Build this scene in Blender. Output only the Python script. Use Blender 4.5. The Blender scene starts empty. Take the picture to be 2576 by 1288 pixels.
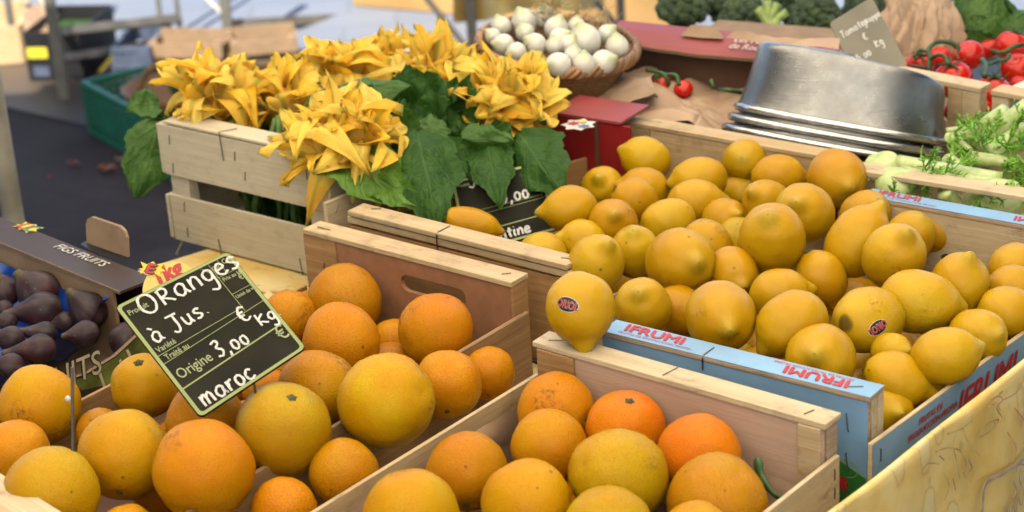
import bpy, math, random
from mathutils import Vector as V, Matrix as M4, noise as mnoise
R = math.radians
scn = bpy.context.scene
# ------------------------------------------------------------------ camera, world, sun
TZ = 0.0            # table top height is z = 0, the street lies 0.74 m below
GZ = -0.74
PITCH, ROLL, CAMH, FOC = 0.39718355, -0.06395952, 1.02313363, 5138.153   # focal length in units of a 2576 px wide frame
fw = V((0, math.cos(PITCH), -math.sin(PITCH)))
_rt = V((1, 0, 0)); _up = _rt.cross(fw)
CR = math.cos(ROLL)*_rt + math.sin(ROLL)*_up
CU = -math.sin(ROLL)*_rt + math.cos(ROLL)*_up
CO = V((0, 0, CAMH))
cd = bpy.data.cameras.new('camera'); cam = bpy.data.objects.new('camera', cd)
scn.collection.objects.link(cam); scn.camera = cam
cd.sensor_width = 36; cd.lens = FOC/2576*36; cd.clip_start = .05; cd.clip_end = 400
cam.matrix_world = M4(((CR.x, CU.x, -fw.x, CO.x), (CR.y, CU.y, -fw.y, CO.y), (CR.z, CU.z, -fw.z, CO.z), (0, 0, 0, 1)))
cd.dof.use_dof = True; cd.dof.focus_distance = 2.16; cd.dof.aperture_fstop = 6.5
scn.view_settings.view_transform = 'Standard'; scn.view_settings.look = 'None'
scn.view_settings.gamma = 1; scn.view_settings.exposure = 2.42
SUN_EL, SUN_AZ = R(56), R(200)       # azimuth measured from +Y towards +X: the sun stands behind the viewer's left shoulder
w = bpy.data.worlds.new('World'); scn.world = w; w.use_nodes = True
nt = w.node_tree; bg = nt.nodes['Background']; sk = nt.nodes.new('ShaderNodeTexSky')
sk.sky_type = 'NISHITA'; sk.sun_disc = False; sk.sun_elevation = SUN_EL; sk.sun_rotation = SUN_AZ
nt.links.new(sk.outputs[0], bg.inputs[0]); bg.inputs[1].default_value = .075
sd = bpy.data.lights.new('sun', 'SUN'); sd.energy = 4.0; sd.angle = R(.5); sd.color = (1, .93, .80)
so = bpy.data.objects.new('sun', sd); scn.collection.objects.link(so)
sdir = V((math.sin(SUN_AZ)*math.cos(SUN_EL), math.cos(SUN_AZ)*math.cos(SUN_EL), math.sin(SUN_EL)))
so.rotation_euler = sdir.to_track_quat('Z', 'Y').to_euler(); so.location = sdir*8

# ------------------------------------------------------------------ layout helpers
def ray(x, y): return fw + (x-1288)/FOC*CR - (y-644)/FOC*CU
def at(x, y, z):                       # where a sight line meets the level z
    d = ray(x, y); return CO + d*((z-CAMH)/d.z)
def pt(x, y, Y):                       # where a sight line meets the upright plane at distance Y
    d = ray(x, y); return CO + d*(Y/d.y)
def dp(x, y, w): return CO + ray(x, y)*w
rnd = random.Random(7)
def rv(a): return V((rnd.uniform(-a, a), rnd.uniform(-a, a), rnd.uniform(-a, a)))

# ------------------------------------------------------------------ materials
MATS = {}
class N:
    def __init__(s, name):
        s.m = bpy.data.materials.new(name); s.m.use_nodes = True; s.t = s.m.node_tree
        s.b = s.t.nodes['Principled BSDF']; s.out = s.t.nodes['Material Output']; MATS[name] = s.m
    def n(s, typ, ins=None, **kw):
        nd = s.t.nodes.new('ShaderNode'+typ)
        for k, v in kw.items(): setattr(nd, k, v)
        for k, v in (ins or {}).items():
            if isinstance(v, bpy.types.NodeSocket): s.t.links.new(v, nd.inputs[k])
            else: nd.inputs[k].default_value = v
        return nd
    def link(s, a, b): s.t.links.new(a, b)
    def math(s, op, a, b=0.0, clamp=False):
        nd = s.n('Math', {0: a, 1: b}, operation=op); nd.use_clamp = clamp; return nd.outputs[0]
    def mix(s, fac, a, b, mode='MIX'):
        nd = s.n('Mix', data_type='RGBA', blend_type=mode)
        for k, v in ((0, fac), (6, a), (7, b)):
            if isinstance(v, bpy.types.NodeSocket): s.link(v, nd.inputs[k])
            else: nd.inputs[k].default_value = v if k == 0 else (tuple(v)+(1,))[:4]
        return nd.outputs[2]
    def ramp(s, fac, stops):
        nd = s.n('ValToRGB', {0: fac}); e = nd.color_ramp.elements
        while len(e) < len(stops): e.new(.5)
        for el, (p, c) in zip(e, stops): el.position = p; el.color = (tuple(c)+(1,))[:4] if hasattr(c, '__len__') else (c, c, c, 1)
        return nd.outputs[0]
    def coord(s, kind='Object', scale=(1, 1, 1), offset=True):
        tc = s.n('TexCoord'); mp = s.n('Mapping', {0: tc.outputs[kind], 3: scale})
        if offset:
            oi = s.n('ObjectInfo'); r = s.math('MULTIPLY', oi.outputs['Random'], 37.0)
            cb = s.n('CombineXYZ', {0: r, 1: r, 2: r}); s.link(cb.outputs[0], mp.inputs[1])
        return mp.outputs[0]
    def noise(s, vec, scale, detail=3, rough=.5, dist=0.0):
        return s.n('TexNoise', {'Vector': vec, 'Scale': scale, 'Detail': detail, 'Roughness': rough, 'Distortion': dist}).outputs[0]
    def bump(s, h, strength=.3, dist=.001, prev=None):
        ins = {'Strength': strength, 'Distance': dist, 'Height': h}
        if prev is not None: ins['Normal'] = prev
        return s.n('Bump', ins).outputs[0]
    def fin(s, col=None, rough=None, nor=None, K=.43, **kw):
        b = s.b
        if isinstance(col, bpy.types.NodeSocket): col = s.mix(1.0, col, (K, K, K), 'MULTIPLY')
        elif col is not None: col = tuple(q*K for q in col[:3])
        for k, v in (('Base Color', col), ('Roughness', rough), ('Normal', nor)):
            if v is None: continue
            if isinstance(v, bpy.types.NodeSocket): s.link(v, b.inputs[k])
            else: b.inputs[k].default_value = (tuple(v)+(1,))[:4] if hasattr(v, '__len__') else v
        for k, v in kw.items(): b.inputs[k.replace('_', ' ')].default_value = v
        return s.m

def plain(name, col, rough=.6, var=.12, scale=40, bump=.1, metal=0.0, spec=.3, bd=.0006):
    s = N(name); v = s.coord()
    n1 = s.noise(v, scale, 4); d = tuple(c*(1-var*1.6) for c in col); l = tuple(min(1, c*(1+var)) for c in col)
    s.fin(s.ramp(n1, [(.3, d), (.7, l)]), rough, s.bump(s.noise(v, scale*6, 3), bump, bd), Metallic=metal)
    s.b.inputs['Specular IOR Level'].default_value = spec
    return s.m
def wood(name, light, dark, rough=.62, stain=.55, ring=1.0):
    s = N(name); uv = s.coord('UV', (1, 1, 1))
    st = s.n('Mapping', {0: uv, 3: (5*ring, 150*ring, 1)}).outputs[0]
    g = s.noise(st, 1.0, 5, .62, .6)
    st2 = s.n('Mapping', {0: uv, 3: (14, 600, 1)}).outputs[0]; fib = s.noise(st2, 1.0, 2, .5)
    blot = s.noise(uv, 26, 4, .6)
    col = s.ramp(g, [(.28, dark), (.5, tuple((a+b)/2 for a, b in zip(light, dark))), (.68, light)])
    col = s.mix(s.ramp(fib, [(.35, .28), (.6, 0.0)]), col, tuple(c*.62 for c in dark))
    sp = s.noise(s.n('Mapping', {0: uv, 3: (60, 110, 1)}).outputs[0], 1.0, 3, .7)
    col = s.mix(s.ramp(s.math('MULTIPLY', s.ramp(blot, [(.48, 0.0), (.7, 1.0)]), s.ramp(sp, [(.4, 0.0), (.75, 1.0)])), [(0, 0.0), (.6, stain)]), col, (.13, .085, .05))
    s.fin(col, rough, s.bump(s.math('ADD', g, s.math('MULTIPLY', fib, .8)), .35, .0006)); s.b.inputs['Specular IOR Level'].default_value = .3
    return s.m
wood('pale_pine', (.78, .60, .36), (.60, .41, .21))
wood('cream_pine', (.80, .66, .44), (.68, .51, .30))
wood('poplar', (.82, .73, .55), (.72, .61, .42), stain=.25)
wood('pink_ply', (.78, .54, .40), (.70, .46, .33), stain=.12, ring=.6)
wood('orange_pine', (.62, .36, .15), (.40, .20, .075), stain=.3)
wood('wet_pine', (.50, .31, .16), (.33, .18, .08), stain=.3)
wood('ply_edge', (.66, .50, .34), (.42, .28, .17), ring=2)
plain('hardboard', (.46, .21, .105), .6, .1, 60, .25)
plain('staple_steel', (.35, .34, .32), .38, .1, 60, 0, 1.0)
plain('blue_print', (.27, .50, .80), .5, .10, 14, .08)
plain('green_print', (.03, .23, .045), .5, .1, 30, .05)
plain('light_green_print', (.30, .52, .22), .5, .1, 30, .05)
plain('red_print', (.60, .025, .035), .5, .08, 60, .05)
plain('blue_text', (.16, .22, .42), .5)
plain('brown_board', (.055, .026, .016), .5, .12, 30, .1)
plain('kraft_board', (.36, .235, .14), .75, .12, 30, .2)
plain('kraft_edge', (.26, .165, .095), .8, .35, 700, .5)
plain('dark_kraft', (.16, .075, .045), .75, .15, 12, .2)
plain('red_board', (.36, .014, .018), .5, .12, 10, .08)
plain('pink_board', (.36, .065, .065), .45, .12, 10, .08)
plain('black_print', (.012, .011, .010), .45, .2, 30, .05)
plain('white_print', (.78, .77, .72), .55, .05)
plain('yellow_card', (.84, .66, .17), .5, .05, 20, .05)
plain('yellow_print', (.80, .68, .05), .5, .05)
plain('teal_print', (.02, .30, .28), .5, .05)
plain('cream_print', (.66, .60, .42), .5, .1)
plain('leaf_print', (.20, .26, .055), .5, .5, 25, .05)
plain('blue_tray', (.006, .045, .30), .28, .25, 10, .15)
plain('slate_face', (.022, .021, .014), .6, .2, 25, .12, 0.0, .05)
plain('slate_pale', (.24, .22, .17), .45, .15, 14, .1, 0.0, .2)
plain('slate_border', (.30, .36, .12), .45, .06)
plain('slate_text', (.36, .40, .20), .5, .05)
plain('chalk', (.74, .74, .72), .8, .12, 300, .5)
plain('grey_steel', (.30, .285, .26), .5, .2, 14, .15, .55)
plain('tent_pole', (.42, .385, .31), .5, .25, 16, .3, .15)
plain('plastic_green', (.008, .17, .085), .42, .15, 20, .1)
plain('plastic_bluegrey', (.10, .125, .20), .5, .2, 20, .1)
plain('black_carton', (.016, .015, .017), .5, .3, 20, .1)
plain('dark_leafy', (.03, .09, .015), .6, .5, 40, .4)
plain('wicker_dark', (.27, .14, .055), .6, .3, 40, .3)
plain('brown_panel', (.50, .30, .11), .6, .2, 4, .1)
plain('sign_edge', (.09, .07, .05), .35, .3, 60, .1)
plain('clip_white', (.70, .70, .74), .35, .05)
plain('stem_green', (.11, .22, .035), .5, .3, 60, .2)
plain('pale_stem', (.40, .55, .17), .45, .25, 60, .2)
plain('vine_green', (.04, .11, .02), .5, .3, 80, .3)
plain('frond_green', (.26, .60, .05), .55, .4, 60, .1)
plain('root_straw', (.55, .42, .22), .8, .3, 90, .2)
plain('calyx_brown', (.10, .105, .035), .7, .4, 300, .5)
plain('leaf_litter', (.30, .09, .035), .6, .4, 60, .2)
plain('purple_ink', (.50, .36, .27), .6, .3, 60, 0)
plain('lilac_ink', (.55, .42, .30), .6, .3, 60, 0)
plain('orange_ink', (.78, .42, .15), .6, .3, 60, 0)
plain('leaf_wash', (.56, .42, .13), .6, .3, 30, 0)
plain('cream_wash', (.84, .68, .33), .6, .15, 30, 0)
plain('olive_ink', (.62, .46, .18), .6, .3, 60, 0)

def peel(name, spots, pore, rough, lemon):
    s = N(name); oi = s.n('ObjectInfo'); v = s.coord()
    n1 = s.noise(v, 26, 3); n2 = s.noise(v, 9, 2)
    c = oi.outputs['Color']
    dark = s.mix(1.0, c, (.90, .80, .35) if lemon else (.97, .80, .4), 'MULTIPLY')
    lite = s.mix(1.0, c, (1.0, 1.08, 1.2) if lemon else (.99, 1.24, 1.2), 'MULTIPLY')
    col = s.mix(s.ramp(n2, [(.33, 0.0), (.66, 1.0)]), dark, lite)
    col = s.mix(s.ramp(n1, [(.35, .0), (.75, .65)]), col, dark)
    # scabs and dots: dark corky marks with a shape of their own
    big = s.noise(v, 17, 2); fine = s.noise(v, 210, 4, .7)
    sc = s.math('MULTIPLY', s.ramp(big, [(spots, 0.0), (spots+.08, 1.0)]), s.ramp(fine, [(.47, 0.0), (.62, 1.0)]))
    col = s.mix(s.math('MULTIPLY', sc, .75), col, (.16, .075, .022))
    dots = s.n('TexVoronoi', {'Vector': v, 'Scale': 75.0}); dm = s.ramp(dots.outputs['Distance'], [(.0, 1.0), (.10, 1.0), (.17, 0.0)])
    pick = s.ramp(s.n('SeparateColor', {0: dots.outputs['Color']}).outputs[0], [(.90, 0.0), (.92, 1.0)])
    col = s.mix(s.math('MULTIPLY', s.math('MULTIPLY', dm, pick), .7), col, (.10, .045, .015))
    if lemon:
        g = s.n('TexCoord').outputs['Generated']; z = s.n('SeparateXYZ', {0: g}).outputs[2]
        ends = s.math('ADD', s.ramp(z, [(.006, 1.0), (.016, 0.0)]), s.ramp(z, [(.996, 0.0), (1.0, .8)]))
        col = s.mix(s.math('MULTIPLY', ends, .85, True), col, (.10, .06, .02))
        col = s.mix(s.ramp(z, [(.86, 0.0), (1.0, .35)]), col, (.42, .40, .06))
    po = s.n('TexVoronoi', {'Vector': v, 'Scale': pore}).outputs['Distance']
    hgt = s.ramp(po, [(.0, 0.0), (.45, 1.0)])
    nr = s.bump(hgt, .45 if lemon else .75, .0005 if lemon else .0007); nr = s.bump(s.noise(v, 110, 3), .22, .0018, nr); nr = s.bump(s.noise(v, 34, 2), .16, .004, nr)
    s.fin(col, s.math('ADD', rough, s.math('MULTIPLY', s.noise(v, 60, 3), .2)), nr)
    s.b.inputs['Subsurface Weight'].default_value = .05; s.b.inputs['Subsurface Radius'].default_value = (.004, .0015, .0004)
    s.b.inputs['Specular IOR Level'].default_value = .15 if lemon else .10
peel('orange_peel', .61, 600, .30, False)
peel('lemon_peel', .66, 780, .22, True)

s = N('fig_skin'); v = s.coord(); z = s.n('SeparateXYZ', {0: s.n('TexCoord').outputs['Generated']}).outputs[2]
c = s.ramp(s.noise(v, 30, 3), [(.3, (.018, .009, .016)), (.55, (.042, .016, .024)), (.8, (.11, .022, .020))])
ws = s.n('Mapping', {0: v, 3: (90, 90, 6)}).outputs[0]
c = s.mix(s.ramp(s.noise(ws, 1.0, 2), [(.5, 0.0), (.75, .5)]), c, (.13, .105, .10))
c = s.mix(s.ramp(z, [(.80, 0.0), (.97, .8)]), c, (.13, .10, .04))
dv = s.n('TexVoronoi', {'Vector': v, 'Scale': 150.0}); c = s.mix(s.math('MULTIPLY', s.ramp(dv.outputs['Distance'], [(.05, 1.0), (.12, 0.0)]), s.ramp(s.n('SeparateColor', {0: dv.outputs['Color']}).outputs[0], [(.72, 0.0), (.74, .8)])), c, (.42, .30, .22))
s.fin(c, .5, s.bump(s.noise(ws, 1.0, 3), .5, .0016)); s.b.inputs['Specular IOR Level'].default_value = .2
s = N('tomato_skin'); v = s.coord()
s.fin(s.ramp(s.noise(v, 25, 2), [(.3, (.62, .012, .008)), (.7, (.80, .035, .012))]), .16, s.bump(s.noise(v, 18, 2), .1, .002)); s.b.inputs['Specular IOR Level'].default_value = .25
s = N('onion_skin'); v = s.coord(); z = s.n('SeparateXYZ', {0: s.n('TexCoord').outputs['Generated']}).outputs[2]
st = s.n('Mapping', {0: v, 3: (220, 220, 25)}).outputs[0]
c = s.mix(s.ramp(s.noise(st, 1.0, 3), [(.4, 0.0), (.75, .35)]), (.88, .86, .78), (.70, .70, .50))
c = s.mix(s.ramp(z, [(.62, 0.0), (.98, .75)]), c, (.42, .50, .13)); c = s.mix(s.ramp(z, [(.02, .8), (.12, 0.0)]), c, (.45, .34, .17))
s.fin(c, .3, s.bump(s.noise(st, 1.0, 2), .15, .0008)); s.b.inputs['Subsurface Weight'].default_value = .15; s.b.inputs['Subsurface Radius'].default_value = (.005, .005, .003)

s = N('petal'); uv = s.n('TexCoord').outputs['UV']; xy = s.n('SeparateXYZ', {0: uv}); u, t = xy.outputs[0], s.math('ABSOLUTE', s.math('SUBTRACT', xy.outputs[1], .5))
v = s.coord(); n1 = s.noise(v, 38, 4)
c = s.ramp(n1, [(.3, (.92, .40, .008)), (.5, (.96, .56, .02)), (.72, (.97, .70, .08))])
oi = s.n('ObjectInfo'); c = s.mix(s.math('MULTIPLY', oi.outputs['Random'], .75), c, (.97, .74, .16)); c = s.mix(s.ramp(u, [(.25, .75), (.6, 0.0)]), c, (.88, .66, .22))
rib = s.math('MULTIPLY', s.ramp(t, [(.0, 1.0), (.06, .9), (.12, 0.0)]), s.ramp(u, [(.0, 1.0), (.6, .8), (.97, .35)]))
ed = s.math('MULTIPLY', s.ramp(s.math('ABSOLUTE', s.math('SINE', s.math('MULTIPLY', t, 21.0))), [(.55, 0.0), (.9, 1.0)]), s.ramp(u, [(.1, .9), (.55, 0.0)]))
c = s.mix(s.math('MULTIPLY', s.math('MAXIMUM', rib, ed), .8), c, (.28, .38, .05))
c = s.mix(s.ramp(u, [(.97, 0.0), (1.0, .8)]), c, (.20, .25, .05))
wr = s.noise(s.n('Mapping', {0: uv, 3: (30, 7, 1)}).outputs[0], 1.0, 3, .6)
s.fin(c, .55, s.bump(wr, .55, .003), K=.66); s.b.inputs['Specular IOR Level'].default_value = .25; c = s.mix(1.0, c, (.85, .85, .85), 'MULTIPLY')
tr = s.n('BsdfTranslucent', {0: c}); mx = s.n('MixShader', {0: .38, 1: s.b.outputs[0], 2: tr.outputs[0]}); s.link(mx.outputs[0], s.out.inputs[0])

def leafmat(name, a, b, vein, rough=.52, spec=.2):
    s = N(name); uv = s.n('TexCoord').outputs['UV']; xy = s.n('SeparateXYZ', {0: uv}); u = xy.outputs[0]; t = s.math('ABSOLUTE', s.math('SUBTRACT', xy.outputs[1], .5))
    v = s.coord(); c = s.ramp(s.noise(v, 34, 4, .6), [(.3, a), (.72, b)])
    c = s.mix(s.ramp(s.noise(v, 120, 2), [(.62, 0.0), (.74, .3)]), c, tuple(min(1, q*2.0) for q in b))
    ph = s.math('FRACT', s.math('MULTIPLY', s.math('SUBTRACT', u, s.math('MULTIPLY', t, .75)), 5.0))
    d = s.math('ABSOLUTE', s.math('SUBTRACT', ph, .5))
    vn = s.math('MAXIMUM', s.ramp(d, [(.0, 1.0), (.03, .7), (.075, 0.0)]), s.ramp(t, [(.0, 1.0), (.012, .8), (.03, 0.0)]))
    net = s.n('TexVoronoi', {'Vector': v, 'Scale': 85.0}, feature='DISTANCE_TO_EDGE').outputs[0]
    nl = s.ramp(net, [(.0, 1.0), (.09, 0.0)])
    c = s.mix(s.math('MULTIPLY', s.math('MAXIMUM', vn, s.math('MULTIPLY', nl, .4)), .5), c, vein)
    h = s.math('SUBTRACT', s.math('MULTIPLY', s.ramp(net, [(0, 0.0), (.35, 1.0)]), .7), vn)
    s.fin(c, rough, s.bump(h, .6, .0022)); s.b.inputs['Specular IOR Level'].default_value = spec
    tr = s.n('BsdfTranslucent', {0: c}); mx = s.n('MixShader', {0: .15, 1: s.b.outputs[0], 2: tr.outputs[0]}); s.link(mx.outputs[0], s.out.inputs[0])
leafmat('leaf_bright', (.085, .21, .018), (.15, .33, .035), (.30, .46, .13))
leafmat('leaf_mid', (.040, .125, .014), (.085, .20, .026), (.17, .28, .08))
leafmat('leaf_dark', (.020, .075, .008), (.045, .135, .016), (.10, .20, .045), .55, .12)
leafmat('cabbage_leaf', (.05, .15, .012), (.16, .32, .03), (.38, .46, .16))

s = N('broccoli_bud'); v = s.coord(); vo = s.n('TexVoronoi', {'Vector': v, 'Scale': 330.0})
c = s.ramp(s.noise(v, 40, 3), [(.3, (.035, .085, .028)), (.6, (.08, .165, .04)), (.85, (.20, .29, .04))])
s.fin(s.mix(s.ramp(vo.outputs[0], [(.2, 0.0), (.6, .6)]), c, (.008, .022, .008)), .7, s.bump(vo.outputs[0], .9, -.003))
s = N('fennel_flesh'); v = s.coord(); st = s.n('Mapping', {0: v, 3: (140, 140, 14)}).outputs[0]
c = s.mix(s.ramp(s.noise(st, 1.0, 2), [(.35, 0.0), (.7, .8)]), (.66, .76, .34), (.40, .60, .14))
s.fin(c, .35, s.bump(s.noise(st, 1.0, 2), .4, .002)); s.b.inputs['Subsurface Weight'].default_value = .15; s.b.inputs['Subsurface Radius'].default_value = (.005, .006, .003)
s = N('kraft_paper'); v = s.coord()
c = s.ramp(s.noise(v, 9, 4), [(.3, (.46, .30, .19)), (.7, (.66, .47, .33))])
s.fin(c, .42, s.bump(s.noise(v, 14, 2, .5), .25, .008)); s.b.inputs['Specular IOR Level'].default_value = .16
s = N('wicker'); uv = s.n('TexCoord').outputs['UV']; mp = s.n('Mapping', {0: uv, 3: (1, 1, 1)}).outputs[0]
ck = s.n('TexBrick', {'Vector': mp, 'Scale': 1.0, 'Mortar Size': .10, 'Brick Width': 3.0, 'Row Height': .55, 'Color1': (.50, .235, .075, 1), 'Color2': (.36, .155, .05, 1), 'Mortar': (.13, .05, .018, 1)})
s.fin(s.mix(.35, ck.outputs[0], s.ramp(s.noise(mp, 3.0, 2), [(.3, (.28, .12, .035)), (.7, (.58, .30, .11))])), .5, s.bump(s.math('SUBTRACT', 1.0, ck.outputs[1]), .8, .004))
s = N('aluminium'); v = s.coord(); xyz = s.n('SeparateXYZ', {0: v})
brush = s.noise(s.n('Mapping', {0: v, 3: (25, 25, 900)}).outputs[0], 1.0, 3)
stn = s.noise(v, 24, 5, .7); blot = s.noise(v, 55, 4, .65)
c = s.ramp(stn, [(.25, (.13, .13, .13)), (.5, (.17, .17, .17)), (.75, (.22, .22, .215))])
c = s.mix(s.ramp(blot, [(.62, 0.0), (.72, .7)]), c, (.20, .175, .13))
s.fin(c, s.ramp(stn, [(.3, .36), (.7, .24)]), s.bump(s.math('ADD', brush, s.noise(v, 15, 3)), .12, .003), K=.9, Metallic=.92)
s = N('aluminium_rim'); v = s.coord(); s.fin(s.ramp(s.noise(v, 60, 4), [(.3, (.30, .30, .29)), (.7, (.52, .52, .50))]), .26, s.bump(s.noise(v, 30, 2), .1, .002), K=.9, Metallic=.92)
s = N('asphalt'); v = s.coord('Object', offset=False)
c = s.ramp(s.noise(v, 2.2, 4), [(.35, (.040, .031, .033)), (.65, (.075, .061, .062))])
bk = s.n('TexBrick', {'Vector': s.n('Mapping', {0: v, 2: (0, 0, .55)}).outputs[0], 'Scale': 3.0, 'Mortar Size': .03, 'Mortar Smooth': .6, 'Color1': (1, 1, 1, 1), 'Color2': (.72, .72, .74, 1), 'Mortar': (.5, .5, .5, 1)}).outputs[0]
c = s.mix(.35, c, bk, 'MULTIPLY'); c = s.mix(s.ramp(s.noise(v, 160, 2), [(.55, 0.0), (.8, .4)]), c, (.055, .05, .046))
s.fin(c, .75, s.bump(s.noise(v, 130, 3), .5, .006)); s.b.inputs['Specular IOR Level'].default_value = .1
s = N('brown_ground'); v = s.coord('Object', offset=False)
s.fin(s.ramp(s.noise(v, 3, 4), [(.3, (.050, .033, .022)), (.7, (.10, .072, .050))]), .5, s.bump(s.noise(v, 60, 3), .3, .005))
s = N('pale_pavement'); v = s.coord('Object', offset=False)
br = s.n('TexBrick', {'Vector': v, 'Scale': 1.6, 'Mortar Size': .012, 'Color1': (.155, .185, .255, 1), 'Color2': (.185, .21, .275, 1), 'Mortar': (.14, .16, .215, 1)})
s.fin(s.mix(.3, br.outputs[0], s.ramp(s.noise(v, 1.3, 4), [(.3, (.15, .185, .265)), (.7, (.26, .275, .30))])), .7)
s = N('provence_cloth'); v = s.coord('Object', offset=False)
c = s.ramp(s.noise(v, 13, 4, .6), [(.3, (.82, .54, .13)), (.5, (.95, .70, .25)), (.7, (.97, .82, .45))])
wv = s.noise(v, 600, 2)
vo = s.n('TexVoronoi', {'Vector': s.n('Mapping', {0: v, 2: (.3, .5, .8), 3: (17, 26, 9)}).outputs[0], 'Scale': 1.0, 'Randomness': .9}); dd = s.math('ADD', vo.outputs[0], s.math('MULTIPLY', s.noise(v, 40, 3), .25))
c = s.mix(s.ramp(dd, [(.30, .8), (.42, 0.0)]), c, (.88, .74, .40)); c = s.mix(s.ramp(dd, [(.39, 0.0), (.42, .5), (.45, 0.0)]), c, (.42, .27, .12))
vo2 = s.n('TexVoronoi', {'Vector': s.n('Mapping', {0: v, 2: (.9, .2, .4), 3: (30, 44, 24)}).outputs[0], 'Scale': 1.0}); c = s.mix(s.ramp(s.math('ADD', vo2.outputs[0], s.math('MULTIPLY', s.noise(v, 70, 3), .3)), [(.20, .5), (.30, 0.0)]), c, (.45, .32, .16))
s.fin(s.mix(s.ramp(s.noise(v, 7, 3), [(.5, 0.0), (.75, .4)]), c, (.70, .40, .07)), .6, s.bump(wv, .12, .0006)); s.b.inputs['Specular IOR Level'].default_value = .35
s = N('shade_sheet_dark'); s.fin((.10, .085, .065), .9)  # for the added side sheets that hold back sky light
s = N('canopy_cloth'); s.b.inputs['Base Color'].default_value = (.8, .74, .62, 1); s.b.inputs['Roughness'].default_value = .9
tr = s.n('BsdfTranslucent', {0: (.93, .83, .66, 1)}); mx = s.n('MixShader', {0: .85, 1: s.b.outputs[0], 2: tr.outputs[0]}); s.link(mx.outputs[0], s.out.inputs[0])

# ------------------------------------------------------------------ mesh helpers
class G:
    def __init__(s): s.v = []; s.f = []; s.uv = []; s.mi = []
    def add(s, vs, fs, uvs=None, m=0):
        o = len(s.v); s.v += [V(p) for p in vs]
        for k, f in enumerate(fs):
            s.f.append([o+i for i in f]); s.uv.append(uvs[k] if uvs else [(0, 0)]*len(f)); s.mi.append(m)
        return s
    def box(s, o, a, b, c, m=0, jit=.0003):       # corner o, edge vectors a (length), b, c
        o, a, b, c = V(o), V(a), V(b), V(c)
        if a.cross(b).dot(c) < 0: o = o + a; a = -a
        p = [o, o+a, o+a+b, o+b, o+c, o+a+c, o+a+b+c, o+b+c]
        p = [q + rv(jit) for q in p]
        la, lb, lc = a.length, b.length, c.length; k = rnd.uniform(0, 5)
        q = lambda x, y: [(k, k), (k+x, k), (k+x, k+y), (k, k+y)]
        fs = [[0, 3, 2, 1], [4, 5, 6, 7], [0, 1, 5, 4], [2, 3, 7, 6], [1, 2, 6, 5], [0, 4, 7, 3]]
        uvs = [[(k, k), (k, k+lb), (k+la, k+lb), (k+la, k)], q(la, lb), q(la, lc), q(la, lc), q(lb, lc), [(k, k), (k, k+lc), (k+lb, k+lc), (k+lb, k)]]
        return s.add(p, fs, uvs, m)
    def grid(s, P, m=0, uvf=None, closed=False):
        nu, nv = len(P), len(P[0]); vs = [q for r in P for q in r]; fs = []; us = []
        for i in range(nu-1):
            for j in range(nv-1 if not closed else nv):
                j2 = (j+1) % nv; fs.append([i*nv+j, i*nv+j2, (i+1)*nv+j2, (i+1)*nv+j])
                g = uvf or (lambda a, b: (a/(nu-1), b/max(1, nv-1)))
                us.append([g(i, j), g(i, j+1), g(i+1, j+1), g(i+1, j)])
        return s.add(vs, fs, us, m)
    def tube(s, pts, r, n=6, m=0, cap=True, flat=1.0, nrm=None):
        pts = [V(p) for p in pts]; rs = r if isinstance(r, (list, tuple)) else [r]*len(pts); rings = []
        pa = nrm
        for i, p in enumerate(pts):
            t = (pts[min(i+1, len(pts)-1)]-pts[max(i-1, 0)]).normalized()
            if pa is None: pa = t.orthogonal()
            x = (pa - t*pa.dot(t)); x = x.normalized() if x.length > 1e-6 else t.orthogonal().normalized()
            y = t.cross(x); pa = x
            rings.append([p+(x*math.cos(2*math.pi*k/n)*flat+y*math.sin(2*math.pi*k/n))*rs[i] for k in range(n)])
        o = len(s.v); s.grid(rings, m, closed=True)
        if cap: s.f.append([o+k for k in range(n)][::-1]); s.uv.append([(0, 0)]*n); s.mi.append(m); e = o+(len(pts)-1)*n; s.f.append([e+k for k in range(n)]); s.uv.append([(0, 0)]*n); s.mi.append(m)
        return s
    def lathe(s, prof, o, x, y, z, n=32, m=0, uvs=(1, 1), wob=None):
        rows = []
        for (r, h) in prof:
            rows.append([V(o)+z*h+(x*math.cos(2*math.pi*k/n)+y*math.sin(2*math.pi*k/n))*(r if wob is None else wob(r, h, 2*math.pi*k/n)) for k in range(n)])
        ln = [0]
        for i in range(1, len(prof)): ln.append(ln[-1]+math.dist(prof[i], prof[i-1]))
        return s.grid(rows, m, lambda i, j: (j/n*uvs[0], ln[i]*uvs[1]), True)
    def poly(s, pts, m=0, th=None):
        n = len(pts); s.add(pts, [list(range(n))], None, m)
        if th is not None:
            q = [V(p)+th for p in pts]; s.add(q, [list(range(n))[::-1]], None, m)
            s.add(list(pts)+q, [[(i+1) % n, i, n+i, n+(i+1) % n] for i in range(n)], None, m)
        return s
def obj(name, g, mats, parent=None, smooth=False, bevel=0.0, base=None, autos=None):
    """one mesh object; its vertices are stored relative to its thing's base"""
    b = V(parent['_b']) if parent is not None else (V(base) if base is not None else V((0, 0, 0)))
    me = bpy.data.meshes.new(name); me.from_pydata([tuple(q-b) for q in g.v], [], g.f)
    ul = me.uv_layers.new(name='UVMap'); flat = [c for f in g.uv for uv in f for c in uv]; ul.data.foreach_set('uv', flat)
    for mt in (mats if isinstance(mats, (list, tuple)) else [mats]): me.materials.append(MATS[mt])
    me.polygons.foreach_set('material_index', g.mi)
    if smooth: me.polygons.foreach_set('use_smooth', [True]*len(me.polygons))
    me.validate(); me.update()
    o = bpy.data.objects.new(name, me); scn.collection.objects.link(o)
    if parent is not None: o.parent = parent; o['_b'] = tuple(b)
    else: o.location = b; o['_b'] = tuple(b)
    if bevel:
        md = o.modifiers.new('bevel', 'BEVEL'); md.width = bevel; md.segments = 2; md.limit_method = 'ANGLE'
    return o
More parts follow.
